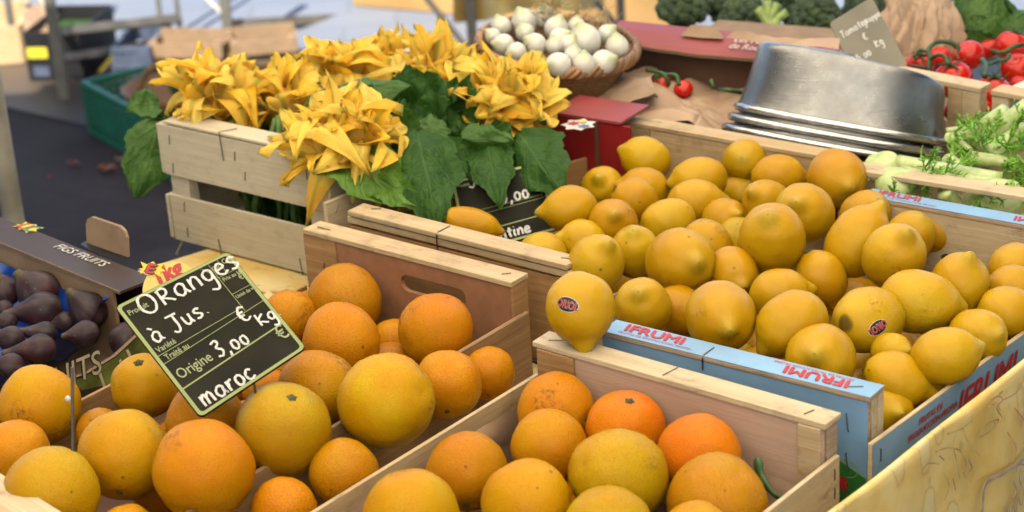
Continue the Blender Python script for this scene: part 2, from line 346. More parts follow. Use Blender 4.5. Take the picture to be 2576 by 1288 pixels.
def thing(name, label, cat, base, group=None):
    o = bpy.data.objects.new(name, None); scn.collection.objects.link(o); o.location = base; o.empty_display_size = .05
    o['_b'] = tuple(base); return tag(o, label, cat, group)
def tag(o, label=None, cat=None, group=None, kind=None):
    if label: o['label'] = label
    if cat: o['category'] = cat
    if group: o['group'] = group
    if kind: o['kind'] = kind
    return o
def cat_curve(p, n=6):
    if len(p) < 3: return [V(q) for q in p]
    p = [V(q) for q in p]; q = [p[0]*2-p[1]]+p+[p[-1]*2-p[-2]]; out = []
    for i in range(1, len(q)-2):
        a, b, c, d = q[i-1:i+3]
        for k in range(n):
            t = k/n; out.append(.5*((2*b)+(c-a)*t+(2*a-5*b+4*c-d)*t*t+(3*b-a-3*c+d)*t**3))
    return out+[p[-1]]
def text(body, size, o, ux, uy, mat, parent, name='lettering', lift=.0006, shear=0.0, align='LEFT', sx=1.0, bold=0.0):
    cu = bpy.data.curves.new('t', 'FONT'); cu.body = body; cu.size = size; cu.shear = shear; cu.align_x = align; cu.resolution_u = 3
    to = bpy.data.objects.new('t', cu); scn.collection.objects.link(to)
    dg = bpy.context.evaluated_depsgraph_get(); me = bpy.data.meshes.new_from_object(to.evaluated_get(dg))
    bpy.data.objects.remove(to); bpy.data.curves.remove(cu)
    n = ux.cross(uy).normalized(); g = G()
    for k_, (dx_, dy_) in enumerate([(0, 0)] if bold == 0 else [(0, 0), (-bold, 0), (bold, 0), (0, bold*.8), (0, -bold*.8)]):
        g.add([o+ux*(q.co.x*sx+dx_)+uy*(q.co.y+dy_)+n*(lift+.00006*k_) for q in me.vertices], [list(p.vertices) for p in me.polygons])
    bpy.data.meshes.remove(me)
    return obj(name, g, mat, parent)
def E2(cx, cy, rx, ry, a0=90, a1=450, n=9): return [(cx+rx*math.cos(R(a0+(a1-a0)*k/n)), cy+ry*math.sin(R(a0+(a1-a0)*k/n))) for k in range(n+1)]
HW = {'O': (1.3, [E2(.6, .75, .55, .8)]), 'R': (1.0, [[(.1, 0), (.12, 1.25)], [(.0, 1.2), (.5, 1.3), (.7, 1.0), (.5, .7), (.1, .62), (.45, .4), (.9, 0)]]),
 'a': (.95, [[(.72, .85), (.4, 1), (.05, .7), (.05, .25), (.32, 0), (.62, .25), (.72, .85), (.7, .3), (.9, .02)]]), 'n': (.85, [[(.05, 1), (.05, 0)], [(.05, .5), (.3, .95), (.6, .85), (.66, 0)]]),
 'g': (.85, [[(.66, .85), (.35, 1), (.05, .7), (.1, .25), (.4, .1), (.64, .4), (.66, .85), (.64, -.4), (.4, -.85), (.0, -.65)]]), 'e': (.8, [[(.05, .5), (.58, .6), (.52, .93), (.25, 1), (.02, .6), (.1, .15), (.4, 0), (.72, .2)]]),
 's': (.75, [[(.6, .9), (.3, 1.05), (.05, .8), (.3, .55), (.6, .3), (.3, 0), (0, .1)]]), 'S': (.95, [[(.75, 1.35), (.4, 1.55), (.1, 1.2), (.4, .8), (.75, .45), (.4, .0), (0, .15)]]),
 'J': (1.05, [[(0, 1.7), (1.0, 1.65)], [(.62, 1.7), (.62, .3), (.35, -.15), (0, .1)]]), 'u': (.9, [[(0, 1), (.05, .25), (.3, 0), (.58, .3), (.62, 1), (.63, .25), (.8, 0)]]), '.': (.3, [[(.1, .05), (.16, .1)]]), ',': (.35, [[(.15, .12), (.02, -.4)]]),
 '3': (.8, [[(0, 1.5), (.4, 1.7), (.62, 1.35), (.25, .95), (.62, .55), (.38, 0), (0, .1)]]), '0': (.72, [E2(.32, .5, .28, .5)]), '€': (1.0, [[(.75, 1.35), (.4, 1.55), (.1, 1.15), (.1, .4), (.4, 0), (.8, .2)], [(-.1, .98), (.5, 1.02)], [(-.1, .6), (.45, .62)]]),
 'K': (.95, [[(.05, 1.6), (.05, 0)], [(.75, 1.3), (.06, .65), (.85, 0)]]), 'm': (1.2, [[(0, 1), (.02, 0)], [(.02, .6), (.28, 1), (.45, .8), (.46, .0)], [(.46, .6), (.75, 1), (.93, .8), (.98, 0)]]),
 'r': (.6, [[(.05, 1), (.05, 0)], [(.05, .5), (.28, .95), (.52, .9)]]), 'o': (.8, [E2(.34, .5, .32, .5)]), 'c': (.75, [[(.6, .85), (.3, 1), (.02, .6), (.1, .1), (.4, 0), (.66, .15)]]), 'T': (1.0, [[(0, 1.6), (1, 1.7)], [(.5, 1.65), (.45, 0)]]),
 't': (.65, [[(.3, 1.5), (.28, .2), (.5, 0)], [(0, 1.0), (.58, 1.05)]]), 'p': (.8, [[(.05, 1), (.05, -.75)], [(.05, .6), (.35, 1), (.64, .6), (.4, .05), (.05, .2)]]), '4': (.85, [[(.3, 1.6), (0, .65), (.75, .68)], [(.52, 1.1), (.5, -.1)]]),
 'i': (.4, [[(.1, 1), (.12, .15), (.28, 0)], [(.12, 1.4), (.17, 1.44)]]), 'A': (1.0, [[(0, 0), (.4, 1.6), (.85, 0)], [(.12, .6), (.68, .62)]]), 'à': (.95, [[(.72, .85), (.4, 1), (.05, .7), (.05, .25), (.32, 0), (.62, .25), (.72, .85), (.7, .3), (.9, .02)], [(.1, 1.65), (.4, 1.35)]]), ' ': (.6, [])}
def handwrite(g, body, f, s0, t0, size, wdt, slope=0.0, gap=.18, asp=1.0):
    """chalk strokes on a board; f(s, t) maps board fractions to a point and the board's normal; size is x-height in t"""
    x = s0
    for ch in body:
        w, ls = HW[ch]
        for l in ls:
            l = cat_curve([V((p[0], p[1], 0)) for p in l], 4); pts = []
            for p in l:
                pos, nn = f(x+p.x*size*asp, t0-p.y*size-slope*(x-s0)); pts.append(pos+nn*.0004+rv(.00025))
            k = len(pts); rs = [wdt*(rnd.uniform(.8, 1.12)) for _ in range(k)]
            g.tube(pts, rs, 6, flat=.25, nrm=nn)
        x += (w+gap)*size*asp
    return x

# ------------------------------------------------------------------ the setting
Z = V((0, 0, 1))
g = G(); g.add([(-150, -60, GZ), (150, -60, GZ), (150, 250, GZ), (-150, 250, GZ)], [[0, 1, 2, 3]])
tag(obj('ground', g, 'asphalt'), kind='structure')
a, b, c, d = at(-30, 262, GZ), at(330, 345, GZ), at(420, 150, GZ), at(-40, 165, GZ)
e_ = (b-a).normalized(); n_e = Z.cross(e_); p0, p1 = a-e_*6, b+e_*8
g = G(); g.poly([V((q.x, q.y, GZ+.004)) for q in (p0, p1, p1+n_e*3.5, p0+n_e*3.5)])
tag(obj('path', g, 'brown_ground'), kind='structure')
a, b = at(0, 148, GZ), at(760, 150, GZ); e = (b-a).normalized(); nrm_ = V((-e.y, e.x, 0))
a2, b2 = a-e*40, b+e*60
g = G(); g.poly([V((q.x, q.y, GZ+.008)) for q in (a2, b2, b2+nrm_*60, a2+nrm_*60)])
tag(obj('pavement', g, 'pale_pavement'), kind='structure')
# the stall's own canopy overhead shades the stall; the street behind lies in the sun
g = G(); P = [[V((-1.9+3.7*i/24, .2+3.95*j/16, 1.75+.12*math.sin(j/16*math.pi)-.03*math.cos(i*2.0))) for j in range(17)] for i in range(25)]; g.grid(P)
tag(obj('stall_canopy', g, 'canopy_cloth', smooth=True), 'white cloth canopy stretched over the fruit stall', 'canopy')

g = G(); P = [[V((-1.9+3.7*i/24, -3.2+3.5*j/16, 1.80+.10*math.sin(j/16*math.pi))) for j in range(17)] for i in range(25)]; g.grid(P)  # second sheet added out of view to shape light on the front faces
tag(obj('diffuser', g, 'canopy_cloth', smooth=True), 'pale cloth awning added unseen overhead to soften the front light', 'diffuser')
for nm_, x0_, x1_ in (('left', -7, -1.88), ('right', 1.78, 7)):  # dark sheets added out of view on both sides to deepen the shadows
    g = G(); P = [[V((x0_+(x1_-x0_)*i/16, -5+9.0*j/16, 1.84+.08*math.sin(j/16*math.pi))) for j in range(17)] for i in range(17)]; g.grid(P)
    tag(obj('side_shade_sheet', g, 'shade_sheet_dark', smooth=True), 'unseen dark sheet added to deepen shadows on the %s side' % nm_, 'canopy')
# ------------------------------------------------------------------ crates
def frame(nl, nr, h):            # near left and near right pixel of a top edge at level h -> origin on the table and axes
    a, b = at(*nl, h), at(*nr, h); ux = (b-a); W = ux.length; ux.normalize(); uy = Z.cross(ux)
    return V((a.x, a.y, 0)), ux, uy, W
def staple(parent, p, d, n, L=.011, name='staple'):
    g = G(); d = d.normalized(); n = n.normalized(); g.tube([p-d*L/2-n*.002, p-d*L/2+n*.0008, p+d*L/2+n*.0008, p+d*L/2-n*.002], .0006, 5)
    return obj(name, g, 'staple_steel', parent)
def plank(name, parent, o, a, b, c, mats, bevel=.0009):
    g = G(); g.box(o, a, b, c); return obj(name, g, mats, parent, bevel=bevel)
HE, HS = .135, .095        # end panels and side boards

# --- right orange crate (A): its rear end stands across the middle of the picture
oA, xA, yA, WA = frame((1347, 858), (2072, 1064), HE)
def end_panel(t, o, x, y, W, he, slat, panel, post, out=1, sl_d=.024, sl_t=.006, bottom=0.0, pw=.055, postw=.022, pth=.006):
    """an end of a crate: board, posts and top slat; o is the corner on the inside face, y points outwards"""
    plank('end_board', t, o+x*.002+Z*(bottom+.004), x*(W-.004), y*pth, Z*(he-sl_t-bottom-.004), panel)
    for k in (0, 1):
        plank('corner_post', t, o+x*(0 if k == 0 else W-postw)+y*(pth+.0005)+Z*(bottom+.002), x*postw, y*(sl_d-pth-.001), Z*(he-sl_t-bottom-.0025), post)
    return plank('top_slat', t, o-x*.003-y*.002+Z*(he-sl_t), x*(W+.006), y*(sl_d+.003), Z*sl_t, slat)
tA = thing('orange_crate', 'open wooden crate of oranges at the lower right with a pale pink rear board', 'crate', oA, 'wooden fruit crates')
LA = .46
end_panel(tA, oA, xA, yA, WA, HE, 'cream_pine', 'pink_ply', 'ply_edge', sl_d=.026)
plank('board_strip', tA, oA+xA*.003-yA*.0035+Z*.004, xA*.047, yA*.0033, Z*(HE-.0105), 'orange_pine')
plank('board_strip', tA, oA+xA*(WA-.026)-yA*.0035+Z*.004, xA*.024, yA*.0033, Z*(HE-.0105), 'pale_pine')
HL = (at(1343, 918, HS)-oA); 
plank('side_board', tA, oA-xA*.0065-yA*LA+Z*.004, yA*(LA+.006), xA*.005, Z*(HS-.004), 'pale_pine')
plank('side_board', tA, oA+xA*(WA+.0015)-yA*LA+Z*.004, yA*(LA+.018), xA*.005, Z*(HS-.004), 'cream_pine')
end_panel(tA, oA-yA*LA, xA, -yA, WA, HE, 'cream_pine', 'pink_ply', 'ply_edge')
plank('floor_board', tA, oA-yA*(LA-.004)+xA*.001, xA*(WA-.002), yA*(LA-.008), Z*.0035, 'dark_kraft')  # floor coloured dark to deepen the shade between the oranges
for s_, dd in ((.02, xA), (.47, xA*.3+yA), (WA-.02, xA)):
    pass
staple(tA, oA+xA*.018+yA*.012+Z*HE, xA*.8+yA*.5, Z, .016)
staple(tA, oA+xA*(WA-.022)+yA*.011+Z*HE, xA*.3+yA, Z, .012)
staple(tA, oA+xA*(WA*.465)+yA*.014+Z*HE, yA*.8+xA*.1, Z, .022); staple(tA, oA+xA*(WA*.17)+yA*.008+Z*HE, xA+yA*.8, Z, .009)
for k in range(4): staple(tA, oA+xA*(WA+.0066)+yA*.008+Z*(HS-.016-k*.02), Z, xA, .011)
g = G()
P = []
for i in range(22):
    u = i/21; row = []
    for j in range(12):
        vv = j/11; p = oA+xA*(WA-.006-.004*vv)-yA*(LA*.72*u+.008)+Z*(.006+.058*vv+.012*mnoise.noise(V((u*7, vv*2, 1)))*vv)
        p += (-xA*.016*(1-vv)-xA*.012*abs(mnoise.noise(V((u*9, vv*4, 5))))); row.append(p)
    P.append(row)
g.grid(P)
P = []
for i in range(26):
    u = i/25; row = []
    for j in range(10):
        vv = j/9; p = oA+xA*(.004+WA*.97*u)-yA*.012+Z*(.006+(.044+.02*u)*vv+.02*vv*mnoise.noise(V((u*6, 2, 3))))-yA*(.006+.012*abs(mnoise.noise(V((u*9, vv*3, 8)))))*(1.2-vv); row.append(p)
    P.append(row)
g.grid(P)
P = []
for i in range(22):
    u = i/21; row = []
    for j in range(10):
        vv = j/9; row.append(oA+xA*(.005+.004*(1-vv)+.010*abs(mnoise.noise(V((u*8, vv*3, 15)))))-yA*(LA*.8*u+.008)+Z*(.006+.075*vv+.008*vv*mnoise.noise(V((u*6, 2, 13)))))
    P.append(row)
g.grid(P)
obj('paper_liner', g, 'kraft_paper', tA, smooth=True)
# a withered leaf hanging inside the right board
g = G(); g.tube(cat_curve([at(1905, 1150, .10), at(1915, 1200, .085), at(1950, 1245, .075), at(2000, 1262, .07)]), [.002, .0045, .0055, .005, .0045, .004, .005, .005, .0045, .004, .003, .003, .003, .003, .002, .002, .002, .002, .002][:19], 6, flat=.4)
tag(obj('citrus_leaf', g, 'vine_green', base=at(1915, 1200, .085), smooth=True), 'curled dark green leaf against the right board beside the dull orange', 'leaf')

# --- left orange crate (B)
oB, xB, yB, WB = frame((766, 574), (1288, 708), HE)
tB = thing('orange_crate', 'wooden crate of oranges with a brown rear board and a rounded handle slot', 'crate', oB, 'wooden fruit crates')
LB = .52
def slot_board(name, t, o, x, up, n, W, H, th, sx0, sx1, sz0, sz1, mat):
    """a board with a rounded slot cut through it"""
    k = 8; r = (sz1-sz0)/2; zc = (sz0+sz1)/2
    hole = [(sx1-r+r*math.sin(a), zc+r*math.cos(a)) for a in [math.pi*i/k for i in range(k+1)]] + [(sx0+r-r*math.sin(a), zc-r*math.cos(a)) for a in [math.pi*i/k for i in range(k+1)]]
    n_ = len(hole); outer = []
    for (a, b) in hole:
        dx, dz = a-(sx0+sx1)/2, b-zc; tx = (W-(sx0+sx1)/2 if dx > 0 else (sx0+sx1)/2)/max(abs(dx), 1e-6); tz = ((H-zc) if dz > 0 else zc)/max(abs(dz), 1e-6); tt = min(tx, tz)
        outer.append(((sx0+sx1)/2+dx*tt, zc+dz*tt))
    for cx_, cz_ in ((W, H), (W, 0), (0, 0), (0, H)):
        i = min(range(n_), key=lambda q: math.dist(outer[q], (cx_, cz_))); outer[i] = (cx_, cz_)
    g = G(); mp = lambda p, d: o+x*p[0]+up*p[1]+n*d
    for d, fl in ((0, 1), (th, 0)):
        vs = [mp(p, d) for p in hole]+[mp(p, d) for p in outer]
        fs = [[i, (i+1) % n_, n_+(i+1) % n_, n_+i] for i in range(n_)]; uv = [[(hole[i]), hole[(i+1) % n_], outer[(i+1) % n_], outer[i]] for i in range(n_)]
        g.add(vs, fs if fl else [f[::-1] for f in fs], uv if fl else [u[::-1] for u in uv])
    for L_, rev in ((hole, 0), (outer, 1)):
        vs = [mp(p, 0) for p in L_]+[mp(p, th) for p in L_]; fs = [[i, n_+i, n_+(i+1) % n_, (i+1) % n_] for i in range(n_)]
        g.add(vs, [f[::-1] for f in fs] if rev else fs)
    return obj(name, g, mat, t)
pw = .050
slot_board('end_board', tB, oB+xB*pw+Z*.004, xB, Z, yB, WB-pw-.004, HE-.0105, .006, WB*.31-.0, WB*.62, .084, .105, 'hardboard')
plank('end_board', tB, oB-xB*.004+Z*.004-yB*.001, xB*(pw+.0025), yB*.006, Z*(HE-.0105), 'orange_pine', .002)
for k in (0, 1): plank('corner_post', tB, oB+xB*(.001 if k == 0 else WB-.024)+yB*.0065+Z*.002, xB*.022, yB*.019, Z*(HE-.0085), 'orange_pine')
plank('end_post', tB, oB+xB*(WB-.0035)-yB*.0005+Z*.002, xB*.0035, yB*.0275, Z*(HE-.0085), 'orange_pine')
plank('top_slat', tB, oB-xB*.001-yB*.003+Z*(HE-.006), xB*(WB+.002), yB*.031, Z*.006, 'pale_pine')
q_ = ray(240, 986); zl = (CO+q_*((oB-xB*.004-CO).dot(xB)/q_.dot(xB))).z
plank('side_board', tB, oB-xB*.0065-yB*LB+Z*.004, yB*(LB-.004), xB*.005, Z*(zl-.004), 'orange_pine')
plank('side_board', tB, oB+xB*(WB+.0015)-yB*LB+Z*.004, yB*(LB+.018), xB*.005, Z*(HS-.006), 'wet_pine')
plank('floor_board', tB, oB-yB*(LB-.004)+xB*.001, xB*(WB-.002), yB*(LB-.008), Z*.0035, 'dark_kraft')  # dark floor colour stands in for shade in the gaps
# its near end: one wide pale board on a post
q0 = at(-40, 1163, .125); q1 = at(160, 1290, .125); ex = (q1-q0).normalized(); ey = Z.cross(ex)
q0 = q0-ex*.02
g = G(); g.box(q0-ey*.05+Z*.0, ex*.34, ey*.05, Z*-.008); obj('top_slat', g, 'cream_pine', tB, bevel=.0012)
g = G(); g.box(q0-ey*.008-Z*.0085, ex*.33, ey*.006, Z*-.112); obj('end_board', g, 'pale_pine', tB, bevel=.0009)
r0 = at(-30, 1248, .131); g = G(); g.box(r0, ex*.052, ey*-.05, Z*-.120); obj('corner_post', g, 'pale_pine', tB, bevel=.001)
staple(tB, oB+xB*.022+yB*.010+Z*HE, xB, Z, .020); staple(tB, oB+xB*(WB-.018)+yB*.013+Z*HE, yB*.6+xB*.6, Z, .010)
for zz in (.052, .093): staple(tB, oB+xB*.028-yB*.0012+Z*zz, Z+xB*.1, -yB, .007)

# --- left lemon crate (C)
oC, xC, yC, WC = frame((872, 528), (1430, 668), HE)
tC = thing('lemon_crate', 'wooden lemon crate with a doubled top slat, behind the brown rear board', 'crate', oC, 'wooden fruit crates')
fC0, fC1 = at(1558, 300, HE), at(2072, 392, HE); LC = (V((fC0.x, fC0.y, 0))-oC).dot(yC)
plank('top_slat', tC, oC+xC*.002-yC*.001+Z*(HE-.0065), xC*(WC-.004), yC*.029, Z*.0065, 'pale_pine', .0011)
plank('second_slat', tC, oC-xC*.002+yC*.001+Z*(HE-.017), xC*(WC+.006), yC*.027, Z*.0085, 'pale_pine', .0011)
plank('end_board', tC, oC+yC*.003+Z*.004, xC*(WC-.02), yC*.006, Z*(HE-.0245), 'orange_pine')
plank('corner_post', tC, oC+xC*(WC-.0195)+yC*.002+Z*.002, xC*.021, yC*.026, Z*(HE-.0205), 'wet_pine'); plank('corner_post', tC, oC+xC*.001+yC*.0095+Z*.002, xC*.02, yC*.018, Z*(HE-.0205), 'wet_pine')
# far end, its own corner taken from the picture
oF, xF, yF = V((fC0.x, fC0.y, 0)), (fC1-fC0).normalized(), None; yF = Z.cross(xF); WF = (fC1-fC0).length
plank('end_board', tC, oF+xF*.048+Z*.004, xF*(WF-.052), yF*.006, Z*(HE-.0105), 'pale_pine')
plank('board_strip', tC, oF+xF*.001-yF*.001+Z*.004, xF*.046, yF*.006, Z*(HE-.0105), 'pale_pine')
plank('corner_post', tC, oF+xF*(WF-.003)-yF*.001+Z*.002, xF*.006, yF*.028, Z*(HE-.0085), 'orange_pine'); plank('corner_post', tC, oF+xF*.001+yF*.006+Z*.002, xF*.02, yF*.019, Z*(HE-.0085), 'orange_pine')
plank('top_slat', tC, oF-xF*.001-yF*.002+Z*(HE-.006), xF*(WF+.002), yF*.028, Z*.006, 'pale_pine')
l0, l1 = at(1436, 452, HS), at(1558, 412, HS); ld = (oF-yF*.002-oC-yC*.001); lx = Z.cross(ld.normalized())
sbase = oC - xC*.030 + yC*.012
plank('side_board', tC, sbase+Z*.004, (oF-yF*.001-xF*.001)-sbase, -lx*-.005, Z*(HS-.004), 'orange_pine')
rC0, rC1 = oC+xC*(WC+.002)+yC*.006, oF+xF*(WF+.004); plank('side_board', tC, rC0+Z*.004, rC1-rC0, xC*.005, Z*(HS-.02), 'pale_pine')
g = G(); g.poly([oC+Z*.003, oC+xC*WC+Z*.003, oF+xF*WF+Z*.003, oF+Z*.003]); obj('floor_board', g, 'dark_kraft', tC)  # dark colour here paints the shade under the lemons
pm = oC+xC*(WC*.43)
g = G(); g.tube([pm+yC*.022+Z*(HE+.0008), pm+yC*.001+Z*(HE+.0010), pm-yC*.0022+Z*(HE-.001), pm-yC*.0024+Z*(HE-.026)], .0008, 6); obj('staple', g, 'staple_steel', tC)
staple(tC, oC+xC*.03+yC*.02+Z*HE, xC*.8+yC*.5, Z, .012); staple(tC, oC+xC*(WC-.015)+yC*.014+Z*HE, yC*.3+xC, Z, .010)
staple(tC, oF+xF*.01+yF*.012+Z*HE, xF*.8+yF*.5, Z, .008)
# a raised board of the flower side that shows left of the doubled slat
k0 = at(820, 512, .13); k1 = at(960, 452, .13); kd = (k1-k0).normalized(); 
g = G(); g.box(k0, kd*.26, Z.cross(kd)*.006, Z*-.11); obj('side_board', g, 'cream_pine', tC, bevel=.0009)
staple(tC, k0+kd*.016-Z.cross(kd)*.0002-Z*.012, Z*.5+kd*.3, -Z.cross(kd), .012)

# --- blue lemon crate (D)
oD, xD, yD, WD = frame((1512, 832), (2190, 1001), HE)
tD = thing('lemon_crate', 'pale blue printed lemon crate with red lettering and green hills, on the right', 'crate', oD, 'wooden fruit crates')
LD = .475; TH = .030
slD = plank('top_slat', tD, oD-yD*.001+Z*(HE-.005), xD*WD, yD*TH, Z*.005, 'ply_edge')
def sheet(name, t, o, x, y, w, h, mat, lift=.0007):
    n = x.cross(y).normalized(); g = G(); nx, ny = 8, 4
    g.grid([[o+x*(w*i/nx)+y*(h*j/ny)+n*lift for j in range(ny+1)] for i in range(nx+1)]); return obj(name, g, mat, t)
sheet('top_print', slD, oD-yD*.001+Z*HE, xD, yD, WD, TH, 'blue_print', .0008)
fpD = plank('end_board', tD, oD+yD*.001+xD*.001+Z*.004, xD*(WD-.004), yD*.006, Z*(HE-.0095), 'ply_edge')
nbD = -yD
g = G(); hz = HE-.006
g.grid([[oD+xD*(.001+(WD-.004)*i/20)+Z*(.005+(hz-.005)*j/4)+yD*.0003 for j in range(5)] for i in range(21)]); obj('front_print', g, 'blue_print', fpD)
def hills(t, o, x, n, pts, mat, lift, name='hill_print'):
    g = G(); g.poly([o+x*a+Z*b+n*lift for a, b in pts]); return obj(name, g, mat, t)
hp = [(WD-.082, .005)]+[(WD-.082+.078*k/10, .052+.024*math.cos(.35+k/10*1.45)**1) for k in range(11)]+[(WD-.004, .005)]
hills(fpD, oD, xD, -yD, hp, 'green_print', .0004)
def stroke3(name, t, pts, r, mat, n):
    g = G(); g.tube(cat_curve(pts, 5), r, 6, flat=.2, nrm=n); return obj(name, g, mat, t)
f3 = lambda a, b: oD+xD*a+Z*b-yD*.0006
stroke3('hill_line', fpD, [f3(a, b+.001) for a, b in hp[1:-1]], .0006, 'light_green_print', -yD)
stroke3('hill_line', fpD, [f3(WD-.045, .068), f3(WD-.035, .060), f3(WD-.022, .062), f3(WD-.012, .055), f3(WD-.016, .046), f3(WD-.024, .043)], .0006, 'light_green_print', -yD)
hills(fpD, oD, xD, -yD, [(WD-.037, .034), (WD-.033, .042), (WD-.027, .043), (WD-.022, .036), (WD-.024, .028), (WD-.033, .028)], 'red_print', .0008, 'fruit_print')
plank('corner_post', tD, oD+xD*(WD-.024)+yD*.0075+Z*.002, xD*.0225, yD*.0105, Z*(HE-.0075), 'cream_pine'); plank('corner_post', tD, oD+xD*(WD-.024)+yD*.0183+Z*.002, xD*.0235, yD*.0105, Z*(HE-.0075), 'cream_pine')
plank('corner_post', tD, oD+xD*.002+yD*.0075+Z*.002, xD*.0225, yD*.02, Z*(HE-.0075), 'cream_pine')
for zz in (HE-.032, HE-.075, HE-.108): staple(tD, oD+xD*(WD-.024)+Z*zz-yD*.0004, Z-xD*.12, -yD, .018)
staple(tD, oD+xD*(WD-.022)+yD*.012+Z*(HE+.0008), xD+yD*.6, Z, .014)
pm = oD+xD*(WD*.40); g = G(); g.tube([pm+yD*.02+Z*(HE+.0016), pm+yD*.0005+Z*(HE+.0018), pm-yD*.0016+Z*(HE-.001), pm-yD*.0018+Z*(HE-.014)], .0008, 6); obj('staple', g, 'staple_steel', tD)
# right board
o2, x2 = oD+xD*(WD+.0015)+yD*.0+Z*.0, yD
dR0, dR1 = at(2193, 1118, HS), at(2576, 838, HS); rd = (V((dR1.x, dR1.y, 0))-V((dR0.x, dR0.y, 0))).normalized(); rn = -Z.cross(rd)
b0 = V((dR0.x, dR0.y, 0)); LR = .50
sb = plank('side_board', tD, b0+Z*.004, rd*LR, -rn*.005, Z*(HS-.004), 'cream_pine')
sheet('side_print', sb, b0+rd*.001+Z*.005, rd, Z, LR-.002, HS-.0065, 'blue_print', .0006)
sx_ = lambda a, b, l=.001: b0+rd*a+Z*b+rn*l
HC = [(.004, .026), (.03, .045), (.06, .054), (.09, .060), (.12, .0625), (.16, .061), (.20, .056), (.25, .047)]
g = G(); g.poly([sx_(.004, .006)]+[sx_(*q) for q in HC]+[sx_(.25, .006)]); obj('hill_print', g, 'green_print', sb)
stroke3('hill_line', sb, [sx_(a_, b_-.003, .0014) for a_, b_ in HC], .0007, 'light_green_print', rn)
stroke3('hill_line', sb, [sx_(.062, .034, .0014), sx_(.066, .046, .0014), sx_(.076, .052, .0014), sx_(.084, .048, .0014), sx_(.084, .038, .0014), sx_(.074, .032, .0014)], .0006, 'light_green_print', rn)
text('IFRUMI', .040, b0+rd*.156+Z*.0545, rd, Z, 'red_print', sb, lift=.0016, shear=.3, sx=.98, bold=.0010)
text('FRUTAS DE', .0092, b0+rd*.083+Z*.0795, rd, Z, 'red_print', sb, lift=.0014, shear=.15, bold=.0002)
text('PRODUCCIÓN PROPIA', .0092, b0+rd*.063+Z*.0690, rd, Z, 'red_print', sb, lift=.0014, shear=.15, bold=.0002)
staple(tD, b0+rd*.014+Z*(HS-.017)+rn*.001, Z, rn, .013)
# lettering on the front slat, once upright and once upside down
tp = oD-yD*.001+Z*HE
text('IFRUMI', .021, tp+xD*.020+yD*.0115, xD, yD, 'red_print', slD, lift=.0014, shear=-.2, sx=1.12, bold=.0009)
text('FRUTAS DE PRODUCCIÓN PROPIA', .0056, tp+xD*.018+yD*.0045, xD, yD, 'red_print', slD, lift=.0014, shear=-.2)
text('IFRUMI', .021, tp+xD*(WD-.030)+yD*.0205, -xD, -yD, 'red_print', slD, lift=.0014, shear=-.2, sx=1.12, bold=.0009)
text('FRUTAS DE PRODUCCIÓN PROPIA', .0056, tp+xD*(WD-.030)+yD*.0265, -xD, -yD, 'red_print', slD, lift=.0014, shear=-.2)
# far end
e0, e1 = at(2172, 493, HE), at(2576, 566, HE); xE = (e1-e0).normalized(); yE = Z.cross(xE); oE = V((e0.x, e0.y, 0)); WE = (e1-e0).length+.03
slot_board('end_board', tD, oE+Z*.004, xE, Z, yE, WE, HE-.0095, .006, .098, .148, .062, .078, 'cream_pine')
sl2 = plank('top_slat', tD, oE-yE*.001+Z*(HE-.005), xE*WE, yE*.026, Z*.005, 'ply_edge'); sheet('top_print', sl2, oE-yE*.001+Z*HE, xE, yE, WE, .026, 'blue_print', .0008)
text('IFRUMI', .018, oE+xE*.012+yE*.010+Z*HE, xE, yE, 'red_print', sl2, lift=.0014, shear=-.2, bold=.0006)
text('FRUTAS DE PRODUCCIÓN PROPIA', .005, oE+xE*.012+yE*.003+Z*HE, xE, yE, 'red_print', sl2, lift=.0014)
text('IFRUMI', .018, oE+xE*.235+yE*.018+Z*HE, -xE, -yE, 'red_print', sl2, lift=.0014, shear=-.2, bold=.0006)
plank('side_board', tD, oD-xD*.006+yD*.002+Z*.004, yD*(LD-.04), xD*.005, Z*(HS-.03), 'cream_pine')
g = G(); g.poly([oD+Z*.003, b0+Z*.003, b0+rd*LR+Z*.003, oE+Z*.003]); obj('floor_board', g, 'dark_kraft', tD)  # floor darkened in colour so gaps between lemons look shaded

# --- white flower crate (E)
HF = .17
oW, xW, yW, WW = frame((398, 306), (812, 396), HF)
oW = V((oW.x, oW.y, 0)); LW = .31
tW = thing('flower_crate', 'whitewashed wooden crate with a dark gap between two boards, full of courgette flowers', 'crate', oW, 'wooden fruit crates')
plank('front_board', tW, oW+Z*.096, xW*WW, yW*.005, Z*(HF-.0985), 'poplar', .0012)
plank('front_board', tW, oW+Z*.002+xW*.002, xW*(WW-.002), yW*.005, Z*.066, 'poplar', .0012)
for k in (0, 1): plank('corner_post', tW, oW+xW*(.004 if k == 0 else WW-.037)+yW*.0055+Z*.003, xW*.033, yW*.018, Z*(HF-.006), 'poplar')
plank('top_slat', tW, oW-yW*.0005+xW*.012+Z*(HF-.001), xW*(WW-.016), yW*.036, Z*.0045, 'poplar', .0012)
for k in (0, 1):
    for z0, z1 in ((.098, HF-.003), (.004, .066)):
        plank('side_board', tW, oW+xW*(-.0055 if k == 0 else WW+.0005)+yW*.0+Z*z0, yW*(.040 if k and z0 > .09 else LW*.55 if z0 > .09 else LW), xW*.0055, Z*(z1-z0), 'poplar', .001)
for z0, z1 in ((.085, HF-.05), (.002, .068)): plank('back_board', tW, oW+yW*(LW-.005)+Z*z0, xW*WW, yW*.005, Z*(z1-z0), 'poplar', .001)
for k in (0, 1): plank('corner_post', tW, oW+xW*(.001 if k == 0 else WW-.03)+yW*(LW-.024)+Z*.003, xW*.028, yW*.018, Z*(HF-.05), 'poplar')
plank('floor_board', tW, oW+xW*.001+yW*.006+Z*.0, xW*(WW-.002), yW*(LW-.012), Z*.0035, 'poplar')
